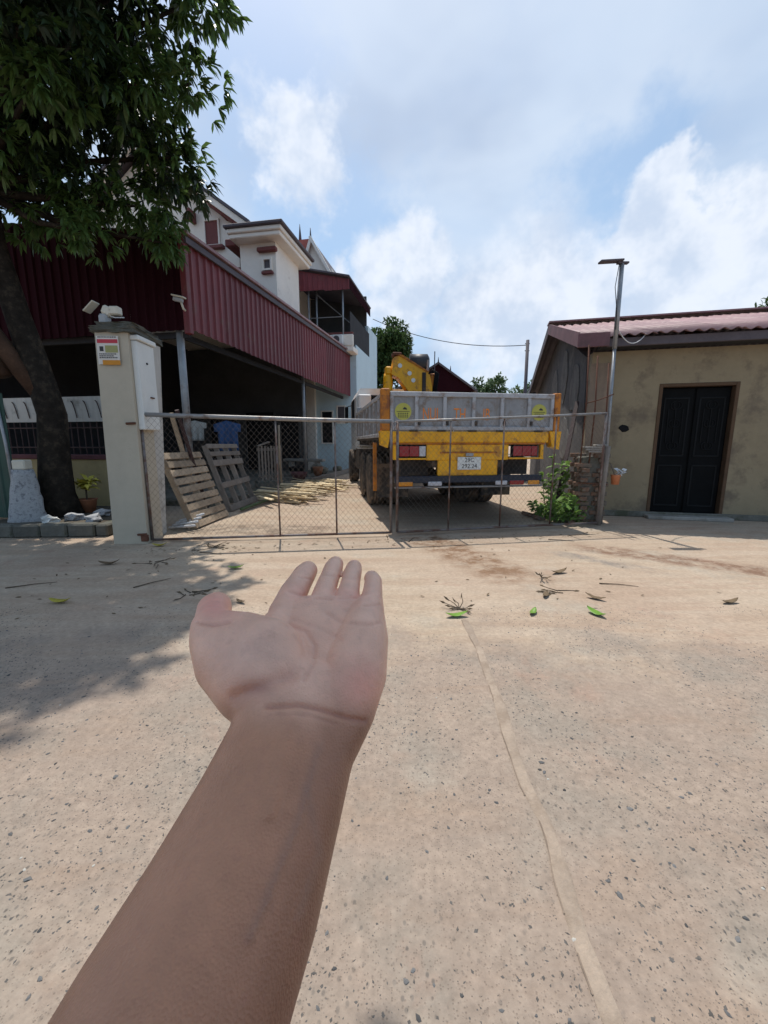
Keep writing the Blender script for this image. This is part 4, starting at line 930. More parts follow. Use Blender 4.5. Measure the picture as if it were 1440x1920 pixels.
b = basin('clay flower pot beside the porch post', -.05, 6.7, .18, .3, 'clay', 'pot', 'flower_pot')
t = thing('stone_bench', 'low grey stone bench in the porch under the window', 'bench', M @ Vector((-1.3, 8.7, .11)), CR); MB().bbox(-.8, .8, -.2, .2, .38, .48, .02).build('seat', 'concrete', t)
for s in (-.6, .45): MB().bbox(s, s + .15, -.15, .15, 0, .38, .02).build('leg', 'concrete', t)
for k, (x, y, s) in enumerate(((-.2, 7.6, .22), (-.55, 8.0, .28), (.05, 8.6, .2))):
    bm = bmesh.new(); bmesh.ops.create_icosphere(bm, subdivisions=2, radius=1); q = random.Random(k)
    for v in bm.verts: v.co *= q.uniform(.8, 1.1); v.co.z *= .7
    mb = MB(); bm.verts.index_update(); mb.add([v.co * s for v in bm.verts], [[v.index for v in f.verts] for f in bm.faces]); bm.free()
    o = mb.build('rubble_stone', 'concrete_dark'); o.location = M @ Vector((x, y, .11 + s * .5)); tag(o, ['dark rubble stone nearest the porch post', 'largest dark rubble stone at the far end of the porch', 'smallest dark rubble stone next to the driveway edge'][k], 'stone', 'porch rubble')

#==SECTION== left front garden
def front_fence():
    t = thing('garden_fence', 'low yellow wall with dark iron rails and white lattice, behind the tree', 'fence', M @ Vector((0, -.35, 0)), CR)
    MB().box(-4.6, -.6, 0, .16, 0, .92).build('low_wall', 'yellow_wall', t); MB().bbox(-4.6, -.6, -.03, .19, .92, 1.0, .01).build('coping', 'cloth_maroon', t)
    for z in (1.12, 1.45): MB().tube([(-4.6, .08, z), (-.6, .08, z)], .012, 6).build('rail', 'iron_dark', t)
    k = 0; x = -4.55; src = None
    while x < -.6:
        if src is None: src = MB().tube([(0, .08, 1.0), (0, .08, 1.55)], .009, 6).build('bar', 'iron_dark', t); src.location = (x, 0, 0)
        else: inst(src, 'bar', t, Matrix.Translation((x, 0, 0)))
        x += .13
    MB().box(-4.6, -.6, .06, .09, 1.55, 1.96).build('white_panel', 'pillar_white', t)
    x = -4.5
    while x < -.7:
        c = MB().tube([(x + .09 * math.sin(a * .5), .045, 1.75 + .14 * math.cos(a)) for a in [q * .5 for q in range(13)]], .008, 5).build('scroll', 'iron_dark', t); x += .24
front_fence()
t = thing('green_sheet_panel', 'dark green metal sheet gate at the left edge behind the planter', 'panel', (-5.45, 5.62, 0), R(-4))
for k in range(3):
    o = rib_sheet(.5, .16, 1.85, 1.85, .16, .015).build('metal_sheet', 'green_sheet', t); o.location = (-1.15 + k * .5, 0, 0)
MB().tube([(.36, -.03, .1), (.33, -.03, 1.2), (.18, -.03, 3.0)], .02, 8).build('post', 'grey_pipe', t, True)
def sack():
    t = thing('speckled_sack', 'grey speckled cement sheet draped over a stump beside the tree trunk', 'sheet', (-4.95, 5.55, .12)); rr = random.Random(3); mb = MB(); n, k = 16, 9
    for j in range(k + 1):
        v = j / k
        for i in range(n):
            a = 2 * math.pi * i / n; r = (.13 + .10 * v) * (1 + .13 * math.sin(3 * a + 2 * v) + .05 * rr.uniform(-1, 1)); mb.v.append((r * math.cos(a), r * .7 * math.sin(a), .72 * (1 - v)))
    for j in range(k):
        for i in range(n): mb.f.append((j * n + i, j * n + (i + 1) % n, (j + 1) * n + (i + 1) % n, (j + 1) * n + i))
    mb.f.append(tuple(range(n))); mb.build('drape', 'speckled_sheet', t, True)
    o = tag(MB().bbox(-.09, .09, -.07, .07, 0, .13, .015).build('white_box', 'cream_plastic'), 'small cream box on top of the speckled sheet', 'box'); o.location = (-4.93, 5.55, .84)
sack()
# planter kerb of blocks in front of the tree, soil behind it
t = thing('planter', 'mossy block planter kerb round the mango tree', 'planter', (-6.4, 4.95, 0), R(3))
MB().box(.0, 2.65, .16, 2.0, .0, .13).build('soil_bed', 'soil', t)
for k in range(8):
    o = MB().bbox(0, .33, 0, .15, 0, .17 + random.uniform(-.01, .015), .02).build('kerb_block', 'concrete_dark', t); o.location = (k * .335, random.uniform(-.012, .012), 0); o.rotation_euler = (0, 0, R(random.uniform(-1.5, 1.5)))
for k in range(3): o = MB().bbox(0, .15, 0, .33, 0, .16, .02).build('kerb_block', 'concrete_dark', t); o.location = (2.68, .02 + k * .335, 0)
t = thing('potted_plant', 'yellow leaved plant in a clay pot between tree and gate pillar', 'plant', (-4.62, 6.25, .1))
MB().lathe([(.09, 0), (.13, .22), (.145, .24), (.12, .24), (.1, .1)], 16).build('pot', 'clay', t, True); MB().tube([(0, 0, .2), (.0, 0, .45)], .012, 6).build('stem', 'twig', t)
V, F = leaves(np.repeat(np.array([[0, 0, .42]]), 5, 0) + RNG.normal(size=(5, 3)) * .06, np.array([[0, 0, 1.0]] * 5), 12, .2, .06, .6, 1.1, RNG); np_mesh('foliage', V, F, 'yellow_leaf', t, 'stuff')
rr = random.Random(31)
for k, (x, y) in enumerate(((-4.35, 5.6), (-4.15, 5.9), (-4.5, 5.35), (-4.0, 5.5))):
    bm = bmesh.new(); bmesh.ops.create_icosphere(bm, subdivisions=2, radius=.11)
    for v in bm.verts: v.co *= rr.uniform(.6, 1.3)
    for v in bm.verts: v.co.z *= .6
    mb = MB(); bm.verts.index_update(); mb.add([v.co.copy() for v in bm.verts], [[v.index for v in f.verts] for f in bm.faces]); bm.free()
    o = mb.build('litter_bag', 'cloth_white' if k == 2 else 'speckled_sheet', None); o.location = (x, y, .17)
    tag(o, ['crumpled grey litter bag beside the clay pot', 'crumpled grey litter bag against the pillar side of the planter', 'small crumpled white litter bag in the planter', 'crumpled grey litter bag at the planter corner'][k], 'bag', 'litter in the planter')

#==SECTION== trees
def mango():
    t = thing('mango_tree', 'big dark mango tree overhanging the shed at the left', 'tree', (-4.85, 6.0, .1)); rng = np.random.default_rng(8); r = random.Random(8)
    MB().tube([(.02, 0, -.05), (-.02, .0, .35), (.02, .0, 1.0), (.05, .02, 1.5), (-.12, .05, 2.2), (-.32, .1, 2.9), (-.5, .1, 3.8), (-.45, .0, 5.2)], [.30, .225, .19, .18, .17, .155, .135, .09], 14).build('trunk', 'bark', t, True)
    MB().tube([(-.45, -.15, 2.0), (-.62, -.2, 2.6), (-.75, -.25, 3.3), (-.55, -.3, 4.6)], [.13, .14, .13, .08], 10).build('limb', 'bark_red', t, True)
    MB().tube([(.0, -.0, 1.7), (-.4, -.12, 2.4), (-.62, -.22, 2.9)], [.12, .12, .1], 10).build('limb', 'bark_red', t, True)
    # clumps of the crown: dense body plus ragged outer clumps towards the drive
    bl = []
    for k in range(72):
        d = rng.normal(size=3); d /= np.linalg.norm(d); q = rng.random() ** (1 / 2.2)
        c = np.array([-.6, -.5, 6.9]) + d * q * np.array([2.9, 2.5, 2.35]); bl.append((*c, rng.uniform(.55, .95)))
    for c in ((2.55, -.2, 6.3, .5), (2.35, -.5, 7.0, .55), (2.4, .0, 5.6, .42), (2.0, .2, 4.9, .45), (1.5, .2, 4.3, .55), (1.9, -.4, 5.3, .6), (.7, .1, 4.3, .5), (0, .3, 4.35, .6), (-1, .2, 4.4, .6), (2.2, -.6, 7.9, .6),
              (2.6, -.3, 6.75, .4), (2.0, -1.2, 6.2, .6), (1.2, -1.0, 4.9, .55), (.2, -.6, 4.6, .5), (1.75, .2, 3.85, .3), (.9, -.1, 3.85, .35)): bl.append(c)
    for k in range(26): bl.insert(0, (rng.uniform(-.4, 2.35), rng.uniform(-2.6, -.4), rng.uniform(6.6, 8.4), rng.uniform(.55, .85)))
    for k in range(22): bl.insert(0, (rng.uniform(-1.6, 2.0), rng.uniform(-.9, .6), rng.uniform(4.45, 5.5), rng.uniform(.35, .55)))
    for c in bl[120:]:
        m = Vector((c[0] * .5 - .2, c[1] * .5, c[2] * .75 + 1.1)); MB().tube([(-.5, .05, 4.4), m, (c[0], c[1], c[2])], [.06, .04, .015], 6).build('branch', 'bark', t, True)
    crown('crown', bl[:120], 165, 10, .20, .042, .75, 'mango_leaf_shaded', t, rng, 1.0, .3)
    crown('crown', bl[120:], 300, 10, .185, .038, .75, 'mango_leaf', t, rng, .9, .3)  # sunlit look of the outer clumps put into a brighter green
mango()
def shade_tree():
    # out of frame, known by its shadow; clumps placed and sheared to shade the arm
    t = thing('shade_tree', 'unseen leafy tree beside the viewer, crown shaped to shade the raised arm', 'tree', (2.6, -1.6, 0)); rng = np.random.default_rng(18)
    MB().tube([(0, 0, 0), (-.1, .1, 1.6), (-.4, .4, 3.2), (-1.4, 1.4, 4.6)], [.24, .2, .17, .08], 12).build('trunk', 'bark', t, True)
    MB().tube([(-.3, .3, 3.0), (-1.2, 1.8, 4.4), (-2.9, 3.3, 5.4)], [.13, .1, .03], 10).build('limb', 'bark', t, True)
    bl = []
    def clump(x, y, z, r): bl.append((x - 2.6, y + 1.6 + .412 * (z - 5.5), z, r))
    for k in range(34): clump(rng.uniform(-1.15, .25), rng.uniform(1.2, 2.1), rng.uniform(5.2, 6.1), rng.uniform(.42, .55))
    for k in range(16): clump(rng.uniform(.5, 2.6), rng.uniform(1.0, 2.1), rng.uniform(5.2, 6.0), rng.uniform(.4, .5))
    for x, y in ((-.34, 2.58), (-.5, 2.5), (.78, 2.78), (.95, 2.9)): clump(x, y, 5.4, .28)
    crown('crown', bl, 200, 10, .26, .075, .5, 'mango_leaf', t, rng, 1.0, .2)
shade_tree()
def bg_tree(name, label, loc, H, blobs, per, leaf, mat, seed, trunk=.25):
    t = thing(name, label, 'tree', loc, 0, 'trees in the background'); rng = np.random.default_rng(seed)
    MB().tube([(0, 0, 0), (.1, 0, H * .4), (0, 0, H * .75)], [trunk, trunk * .8, trunk * .3], 8).build('trunk', 'bark', t, True)
    for x, y, z, r in blobs[:6]: MB().tube([(.05, 0, H * .4), (x * .6, y * .6, z * .85), (x, y, z)], [trunk * .4, trunk * .25, .03], 5).build('limb', 'bark', t)
    crown('crown', blobs, per, 8, leaf, leaf * .32, .4, mat, t, rng, 1.1, .35)
rng = np.random.default_rng(2)
bl = [(*(np.array([0, 0, 8.6]) + unit(rng.normal(size=(1, 3)))[0] * rng.uniform(.3, 1) * np.array([1.9, 1.5, 2.0])), rng.uniform(.55, .9)) for k in range(34)] + [(rng.uniform(-2, 1.6), rng.uniform(-1, 1), rng.uniform(4.5, 7.0), .8) for k in range(14)]
bg_tree('round_tree', 'dense green round tree behind the truck crane', (.1, 34, 0), 8, bl, 110, .34, 'far_leaf', 4)
bl = [(rng.uniform(-3.4, 2.8), rng.uniform(-1, 1), 6.0 + rng.uniform(0, 2.3) * (1 - .4 * abs(rng.uniform(-1, 1))), rng.uniform(.4, .7)) for k in range(24)] + [(rng.uniform(-3, 3), 0, rng.uniform(5, 6.3), .8) for k in range(12)]
bg_tree('open_tree', 'loose open crowned tree above the tailgate, left of the utility pole', (13.0, 45, 0), 7, bl, 60, .40, 'pale_leaf', 5)
bl = [(rng.uniform(-1.0, 2.0), rng.uniform(-1, 1), rng.uniform(7.2, 8.6), rng.uniform(.4, .7)) for k in range(12)]
bg_tree('edge_tree', 'tree top showing above the hut roof at the right edge', (20.2, 22, 0), 8, bl, 70, .34, 'far_leaf', 6)
def weed(label, x, y, h, r, n, seed, mat='weed_leaf'):
    t = thing('weed', label, 'plant', (x, y, 0), 0, 'weeds by the old post'); rng = np.random.default_rng(seed); b = []; a = []
    for k in range(n):
        q = rng.uniform(-r, r, 2); hh = h * rng.uniform(.5, 1.0); MB().tube([(q[0] * .4, q[1] * .4, 0), (q[0] * .8, q[1] * .8, hh * .6), (q[0], q[1], hh)], .006, 4).build('stem', mat, t)
        for z in np.linspace(.15, 1, 7): b.append((q[0] * (.4 + .6 * z), q[1] * (.4 + .6 * z), hh * z)); a.append((rng.normal() * .4, rng.normal() * .4, 1))
    V, F = leaves(np.array(b), np.array(a), 6, .12, .05, .5, 1.2, rng); np_mesh('foliage', V, F, mat, t, 'stuff')
weed('tall green weed growing beside the truck tail and gable wall', 2.75, 6.6, 1.1, .2, 9, 1); weed('low bushy weed at the foot of the old brick post', 2.92, 6.05, .38, .22, 10, 2); weed('bushy weed between the truck and the brick post', 2.72, 6.15, .42, .26, 9, 3); weed('small weed in the rubble behind the gate', 2.55, 6.45, .3, .2, 7, 4)

#==SECTION== background: red roofed house, pole, wire
def far_house():
    t = thing('red_roof_house', 'far house with dark red metal gable and small roof spikes', 'house', (3.3, 26, 0))
    MB().box(-2.6, 2.3, 0, 6, 0, 4.2).build('wall', 'white_wall', t)
    MB().prism([(-2.9, 4.2), (2.35, 4.35), (.05, 5.95)], (-.1, 6.0)).build('gable', 'dark_maroon', t)
    MB().prism([(0, 5.92), (2.45, 4.25), (2.45, 4.38), (0, 6.05)], (-.25, 6.2)).build('roof', 'fascia_grey', t); MB().prism([(0, 5.92), (-2.95, 4.1), (-2.95, 4.23), (0, 6.05)], (-.25, 6.2)).build('roof', 'fascia_grey', t)
    for x, z in ((.0, 6.0), (.75, 5.5)): MB().tube([(x, -.2, z), (x, -.2, z + .32)], [.05, .01], 6).build('roof_spike', 'fascia_grey', t)
    k = thing('water_tank', 'dark water tank on a stand behind the crane', 'tank', (2.1, 25.6, 0)); MB().lathe([(.5, -.55), (.5, .5), (.3, .62)], 20, Matrix.Translation((0, 0, 5.95)) @ Matrix.Rotation(math.pi / 2, 4, 'Y')).build('drum', 'dark_tank', k, True)
    for x in (-.4, .4):
        for y in (-.3, .3): MB().beam((x, y, 0), (x, y, 5.5), .08, .08).build('leg', 'rust', k)
    MB().box(-.6, .6, -.5, .5, 5.4, 5.5).build('platform', 'rust', k)
    MB().tube([(.95, 0, 0), (.95, 0, 6.6)], .03, 6).build('vent_pipe', 'fascia_grey', k)
far_house()
t = thing('utility_pole', 'slim grey utility pole behind the hut gable', 'pole', (5.4, 16, 0)); MB().tube([(0, 0, 0), (-.03, 0, 4.98)], [.07, .06], 10).build('shaft', 'fascia_grey', t, True)
for z in (4.85, 4.6): MB().tube([(-.12, 0, z), (.05, 0, z)], .02, 6).build('insulator', 'grey_pipe', t)
t = thing('thin_stake', 'thin leaning stake against the hut gable roof', 'stake'); MB().tube([(5.1, 12.5, 2.6), (5.45, 12.6, 4.3)], .018, 6).build('stake_shaft', 'wood_grey', t)
a = Vector((-.5, 19.5, 6.7)); b = Vector((5.37, 16, 4.8)); pts = [a.lerp(b, k / 16) - Vector((0, 0, 1.6 * (k / 16) * (1 - k / 16))) for k in range(17)]
tag(MB().tube(pts, .014, 5).build('overhead_wire', 'black', None, True), 'thin overhead wire from the villa to the utility pole', 'wire')
t = thing('blue_awning', 'dark blue sheet edge behind the tailgate by the utility pole', 'awning', (3.95, 13.0, 0)); MB().add([(0, 0, 2.55), (.75, 0, 2.75), (.75, 1.5, 2.8), (0, 1.5, 2.6), (0, 0, 2.5), (.75, 0, 2.70), (.75, 1.5, 2.75), (0, 1.5, 2.55)], [(0, 1, 2, 3), (7, 6, 5, 4), (0, 4, 5, 1), (1, 5, 6, 2), (2, 6, 7, 3), (3, 7, 4, 0)]).build('sheet', 'bumper', t)
for x in (.05, .7): MB().tube([(x, .7, 0), (x, .7, 2.6)], .03, 6).build('post', 'fascia_grey', t)

#==SECTION== litter on the ground
def ground_leaf(label, x, y, rz, l, w, mat, curl=.75, seed=0, grp='fallen leaves'):
    rr = random.Random(seed); n = 8; mb = MB()
    for i in range(n + 1):
        u = i / n; hw = w * math.sin(math.pi * min(1, u * .97 + .03)) ** .75 * .5; z = .004 + curl * l * (u - .45) ** 2 + rr.uniform(0, .003)
        mb.v += [(u * l, -hw, z + hw * .35), (u * l, 0, z), (u * l, hw, z + hw * .3)]
    for i in range(n):
        a = i * 3; mb.f += [(a, a + 1, a + 4, a + 3), (a + 1, a + 2, a + 5, a + 4)]
    o = mb.build('fallen_leaf', mat, None, True); o.location = (x, y, .0); o.scale = (1.25, 1.25, 1.25); o.rotation_euler = (0, 0, R(rz)); o.modifiers.new('s', 'SOLIDIFY').thickness = .0012
    tag(o, label, 'leaf', grp)
for i, q in enumerate((('bright green fallen leaf left of the dry sprig', .43, 2.66, 8, .13, .045, 'leaf_green'), ('small green fallen leaf right of the dry sprig', 1.03, 2.68, 55, .09, .035, 'leaf_green'),
         ('yellow green fallen leaf at the right of the yard', 1.53, 2.64, 115, .12, .05, 'leaf_green'), ('curled yellow leaf lying in the tree shade at the left', -2.55, 2.93, -6, .15, .05, 'yellow_leaf'),
         ('dark fallen leaf in the shade below the planter', -2.85, 3.9, 4, .17, .055, 'leaf_dry'), ('small green fallen leaf above the index finger', -1.5, 3.75, 10, .12, .045, 'leaf_green'), ('yellow leaf at the foot of the gate pillar', -2.72, 4.62, 5, .14, .06, 'yellow_leaf'),
         ('dry brown leaf near the right edge of the sunny yard', 2.55, 2.9, 12, .12, .04, 'leaf_dry'), ('dry brown leaf below the hut shade', 1.7, 2.95, 140, .12, .04, 'leaf_dry'), ('dry leaf at the tip of the thumb shade', -1.13, 2.95, -35, .08, .03, 'leaf_dry'),
         ('dark dry leaf near the front of the right gate leaf', 1.55, 3.6, 20, .14, .05, 'leaf_dry'), ('dry leaf on the earth track', 1.25, 3.0, 60, .10, .035, 'leaf_dry'))): ground_leaf(*q, seed=i)
rr = random.Random(77)
def sprig(label, x, y, n, l, seed, flat=False):
    rr = random.Random(seed); t = thing('dry_sprig', label, 'twig', (x, y, 0), 0, 'twigs on the ground'); 
    for k in range(n):
        a = rr.gauss(1.2 + seed, .9) + (math.pi if rr.random() < .25 else 0); e = rr.uniform(.02, .10) if flat else rr.uniform(.15, 1.0); d = Vector((math.cos(a) * math.cos(e), math.sin(a) * math.cos(e), math.sin(e))) * l * rr.uniform(.5, 1.1)
        q = Vector((rr.uniform(-.05, .05), rr.uniform(-.05, .05), 0)) if flat else Vector((0, 0, 0)); d += q; MB().tube([q + Vector((0, 0, .005)), q + (d - q) * .5 + Vector((rr.uniform(-.02, .02), rr.uniform(-.02, .02), 0)), d], [.004, .003, .0015], 5).build('stalk', 'twig', t)
        o = MB(); c = d * .9; u = d.normalized() * .03; v = u.orthogonal().normalized() * .009; o.add([c - u, c + v, c + u, c - v], [(0, 1, 2), (0, 2, 3)]); o.build('dry_leaf', 'leaf_dry', t)
sprig('upright dry sprig at the end of the cement joint', .55, 2.80, 9, .13, 1); sprig('low dry sprig on the sunny ground toward the hut', 1.4, 3.15, 6, .16, 2, True); sprig('sparse grass like twig below the right gate leaf', 1.42, 3.5, 6, .14, 3)
sprig('dark twig cluster in the tree shade left of the thumb', -1.55, 3.1, 8, .17, 4, True); sprig('flat twig cluster below the gate pillar', -2.3, 3.95, 7, .2, 5, True); sprig('twig debris along the bottom of the left gate leaf', -2.0, 4.6, 10, .22, 6, True)
for i, (x, y, a, l) in enumerate(((-3.0, 3.3, 25, .35), (-2.0, 3.35, 50, .3), (2.0, 3.3, -15, .3), (-1.9, 4.3, -20, .3), (.35, 4.95, 70, .25), (2.6, 5.2, 10, .4), (2.2, 4.9, -20, .3))):
    c, s = math.cos(R(a)) * l / 2, math.sin(R(a)) * l / 2
    o = MB().tube([(-c, -s, .006), (0, .01, .009), (c, s, .006)], [.005, .004, .002], 5).build('twig', 'twig', None, True); o.location = (x, y, 0)
    tag(o, ['thin twig at the far left in the tree shade', 'thin bent twig in the shade left of the hand', 'thin twig in the sun toward the hut', 'thin twig below the left gate leaf', 'short twig under the meeting of the gate leaves', 'twig by the foot of the old brick post', 'twig on the ground below the right gate leaf'][i], 'twig', 'twigs on the ground')
g = np.random.default_rng(55); n = 250                      # crumbs of dry leaf swept along the gate, under the tree and over the yard
gx = np.concatenate([g.uniform(-2.8, 3.0, 150), g.uniform(-3.4, -1.2, 60), g.uniform(-1.5, 3.4, 40)]); gy = np.concatenate([4.85 + .16 * gx[:150] + g.normal(size=150) * .12, g.uniform(2.6, 4.7, 60), g.uniform(2.7, 4.6, 40)])
V, F = leaves(np.stack([gx, gy, np.full(n, .006)], 1), np.stack([g.normal(size=n), g.normal(size=n), np.full(n, .05)], 1), 1, .045, .014, .1, .2, g); V[:, 2] = np.maximum(V[:, 2], .004)
o = np_mesh('leaf_litter', V, F, 'leaf_dry', None, 'stuff'); tag(o, 'crumbs of dry brown leaf scattered over the yard', 'leaf litter', kind='stuff')

#==SECTION== the raised left arm with open palm
def skin_mat():
    m = bpy.data.materials.new('skin'); m.use_nodes = True; nt = m.node_tree; N = nt.nodes; L = nt.links; b = N['Principled BSDF']
    at = N.new('ShaderNodeAttribute'); at.attribute_name = 'tone'; tc = N.new('ShaderNodeTexCoord')
    def noise(s, d, r=.6):
        n = N.new('ShaderNodeTexNoise'); n.inputs['Scale'].default_value = s; n.inputs['Detail'].default_value = d; n.inputs['Roughness'].default_value = r; L.new(tc.outputs['Object'], n.inputs['Vector']); return n.outputs[0]
    def mr(x, a, bb, c, d):
        n = N.new('ShaderNodeMapRange'); L.new(x, n.inputs[0])
        for i, v in enumerate((a, bb, c, d)): n.inputs[i + 1].default_value = v
        return n.outputs[0]
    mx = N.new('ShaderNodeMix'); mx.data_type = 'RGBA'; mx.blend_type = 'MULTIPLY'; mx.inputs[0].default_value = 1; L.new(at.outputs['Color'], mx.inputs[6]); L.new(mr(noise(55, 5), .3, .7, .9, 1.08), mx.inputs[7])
    m2 = N.new('ShaderNodeMix'); m2.data_type = 'RGBA'; L.new(mr(noise(120, 4, .7), .56, .74, 0, .22), m2.inputs[0]); L.new(mx.outputs[2], m2.inputs[6]); m2.inputs[7].default_value = (.42, .17, .13, 1)
    L.new(m2.outputs[2], b.inputs['Base Color']); b.inputs['Roughness'].default_value = .43; b.inputs['Specular IOR Level'].default_value = .45
    b.inputs['Subsurface Weight'].default_value = .12; b.inputs['Subsurface Radius'].default_value = (.008, .003, .0015); b.inputs['Subsurface Scale'].default_value = .6
    v = N.new('ShaderNodeTexVoronoi'); v.inputs['Scale'].default_value = 900; L.new(tc.outputs['Object'], v.inputs['Vector'])
    ad = N.new('ShaderNodeMath'); ad.operation = 'ADD'; L.new(mr(v.outputs['Distance'], 0, 1, 0, .5), ad.inputs[0]); L.new(noise(260, 5, .7), ad.inputs[1])
    bp = N.new('ShaderNodeBump'); bp.inputs['Strength'].default_value = .4; bp.inputs['Distance'].default_value = .0014; L.new(ad.outputs[0], bp.inputs['Height']); L.new(bp.outputs[0], b.inputs['Normal'])
    MATS['skin'] = m
skin_mat()
def arm():
    pr = R(PITCH); Fw = Vector((0, math.cos(pr), -math.sin(pr))); Up = Vector((0, math.sin(pr), math.cos(pr))); Rt = Vector((1, 0, 0)); C0 = Vector((0, 0, CAM_H))
    def W(X, Y, Z): return C0 + Rt * X + Fw * Z - Up * Y
    def P(px, py, Z): return W((px - 720) / 760 * Z, (py - 960) / 760 * Z, Z)
    bm = bmesh.new(); ico = bmesh.new(); bmesh.ops.create_icosphere(ico, subdivisions=3, radius=1); iv = [v.co.copy() for v in ico.verts]; ifc = [[v.index for v in f.verts] for f in ico.faces]; ico.free()
    VV = []; FF = []
    def ball(c, a, b, ax=None, wd=None, ln=None):
        ax = (ax or Vector((0, 1, 0))).normalized(); wd = (wd or Rt); wd = (wd - ax * wd.dot(ax)).normalized(); nn = wd.cross(ax); ln = ln or min(a, b); o = len(VV)
        for v in iv: VV.append(c + wd * v.x * a + ax * v.y * ln + nn * v.z * b)
        FF.extend([[i + o for i in f] for f in ifc])
    def chain(pts, wd=None, step=.28):
        """pts: (Vector, a, b) swept with ellipsoids"""
        for (p, a0, b0), (q, a1, b1) in zip(pts, pts[1:]):
            d = q - p; n = max(2, int(d.length / (min(a0, b0, a1, b1) * step)) + 1)
            for k in range(n + 1):
                t = k / n; ball(p.lerp(q, t), a0 + (a1 - a0) * t, b0 + (b1 - b0) * t, d, wd)
    rd = lambda L: [(P(x, y, z), r, r) for x, y, z, r in L]
    # forearm and upper arm
    wd = Vector((.94, .0, .0)) + Up * -.30
    chain([(W(-.25, -.05, -.28), .055, .05), (W(-.17, .16, -.10), .05, .047), (W(-.118, .272, .02), .043, .043), (P(329, 1920, .14), .0385, .036), (P(433, 1690, .166), .0372, .033), (P(503, 1515, .191), .0350, .028), (P(540, 1415, .207), .0338, .0235), (P(562, 1345, .219), .0318, .0205), (P(576, 1300, .231), .0315, .019)], wd, .2)
    # palm core and metacarpals
    chain([(P(565, 1325, .226), .0300, .0165), (P(585, 1250, .250), .0350, .0150), (P(602, 1180, .276), .0385, .0120), (P(612, 1142, .293), .0370, .0100)], Rt, .25)
    for L in ([(520, 1310, .229, .016), (528, 1215, .264, .0140), (535, 1150, .292, .0122)], [(550, 1310, .229, .015), (580, 1200, .270, .0125), (602, 1136, .300, .0108)],
              [(590, 1310, .229, .015), (630, 1200, .270, .0125), (650, 1134, .301, .0106)], [(620, 1310, .229, .015), (668, 1200, .264, .0135), (693, 1146, .288, .0105)]): chain(rd(L))
    # heel of the hand: hypothenar and thenar
    chain(rd([(600, 1430, .206, .0150), (618, 1385, .216, .0172), (640, 1325, .229, .0200), (664, 1262, .244, .0198), (680, 1200, .262, .0168), (689, 1148, .284, .0118)]))
    chain(rd([(512, 1318, .222, .0190), (478, 1276, .231, .0232), (438, 1236, .242, .0220), (410, 1200, .254, .0170), (399, 1178, .264, .0138)]))
    chain(rd([(520, 1285, .230, .0195), (497, 1230, .241, .0225), (455, 1204, .251, .0185), (416, 1190, .258, .0155)]))
    chain(rd([(500, 1200, .262, .0135), (520, 1178, .276, .0125), (538, 1155, .290, .0115)]))
    # thumb
    chain(rd([(403, 1192, .258, .0150), (398, 1165, .271, .0116), (399, 1153, .283, .0114), (402, 1143, .297, .0122), (406, 1137, .309, .0110), (409, 1135, .315, .0082)]))
    # fingers
    chain(rd([(536, 1148, .293, .0120), (550, 1113, .313, .0108), (561, 1094, .330, .0100), (570, 1079, .345, .0097), (577, 1070, .356, .0086), (579, 1067, .361, .0066)]))
    chain(rd([(604, 1130, .303, .0100), (612, 1100, .326, .0087), (618, 1084, .342, .0083), (625, 1066, .360, .0084), (629, 1058, .374, .0075), (631, 1056, .380, .0058)]))
    chain(rd([(650, 1128, .303, .0098), (655, 1104, .322, .0084), (658, 1089, .340, .0080), (662, 1072, .356, .0079), (664, 1064, .368, .0071), (663, 1062, .373, .0054)]))
    chain(rd([(694, 1146, .288, .0102), (697, 1122, .305, .0083), (699, 1106, .320, .0077), (700, 1091, .334, .0073), (697, 1084, .344, .0066), (697, 1082, .348, .0048)]))
    me = bpy.data.meshes.new('arm_raw'); me.from_pydata(VV, [], FF); o = bpy.data.objects.new('arm_raw', me); COL.objects.link(o)
    md = o.modifiers.new('r', 'REMESH'); md.mode = 'VOXEL'; md.voxel_size = .00105; md.use_smooth_shade = True
    ms = o.modifiers.new('s', 'SMOOTH'); ms.factor = .5; ms.iterations = 5
    dg = bpy.context.evaluated_depsgraph_get(); dg.update(); mesh = bpy.data.meshes.new_from_object(o.evaluated_get(dg)); bpy.data.objects.remove(o)
    def pix(co):
        q = co - np.array(C0); z = np.maximum(q @ np.array(Fw), .02); return 720 + 760 * q[:, 0] / z, 960 - 760 * (q @ np.array(Up)) / z
    o = bpy.data.objects.new('arm_raw', mesh); COL.objects.link(o); vg = o.vertex_groups.new(name='wrist'); co = np.array([v.co for v in mesh.vertices]); px, py = pix(co)
    wt = np.clip((py - 1285) / 40, 0, 1)                                   # wrist and forearm flow smoothly into the hand
    for i in np.nonzero(wt > .02)[0]: vg.add([int(i)], float(wt[i]), 'REPLACE')
    sm2 = o.modifiers.new('s', 'SMOOTH'); sm2.factor = .5; sm2.iterations = 45; sm2.vertex_group = 'wrist'
    dg.update(); dg = bpy.context.evaluated_depsgraph_get(); mesh = bpy.data.meshes.new_from_object(o.evaluated_get(dg)); bpy.data.objects.remove(o)
    n = len(mesh.vertices); co = np.empty(n * 3, np.float32); mesh.vertices.foreach_get('co', co); co = co.reshape(-1, 3).astype(float); no = np.empty(n * 3, np.float32); mesh.vertices.foreach_get('normal', no); no = no.reshape(-1, 3).astype(float)
    q = co - np.array(C0); fw, up = np.array(Fw), np.array(Up); Z = q @ fw; Zs = np.maximum(Z, .02); px = 720 + 760 * q[:, 0] / Zs; py = 960 - 760 * (q @ up) / Zs
    view = unit(-q); facing = np.clip((no * view).sum(1) * 2.2, 0, 1)
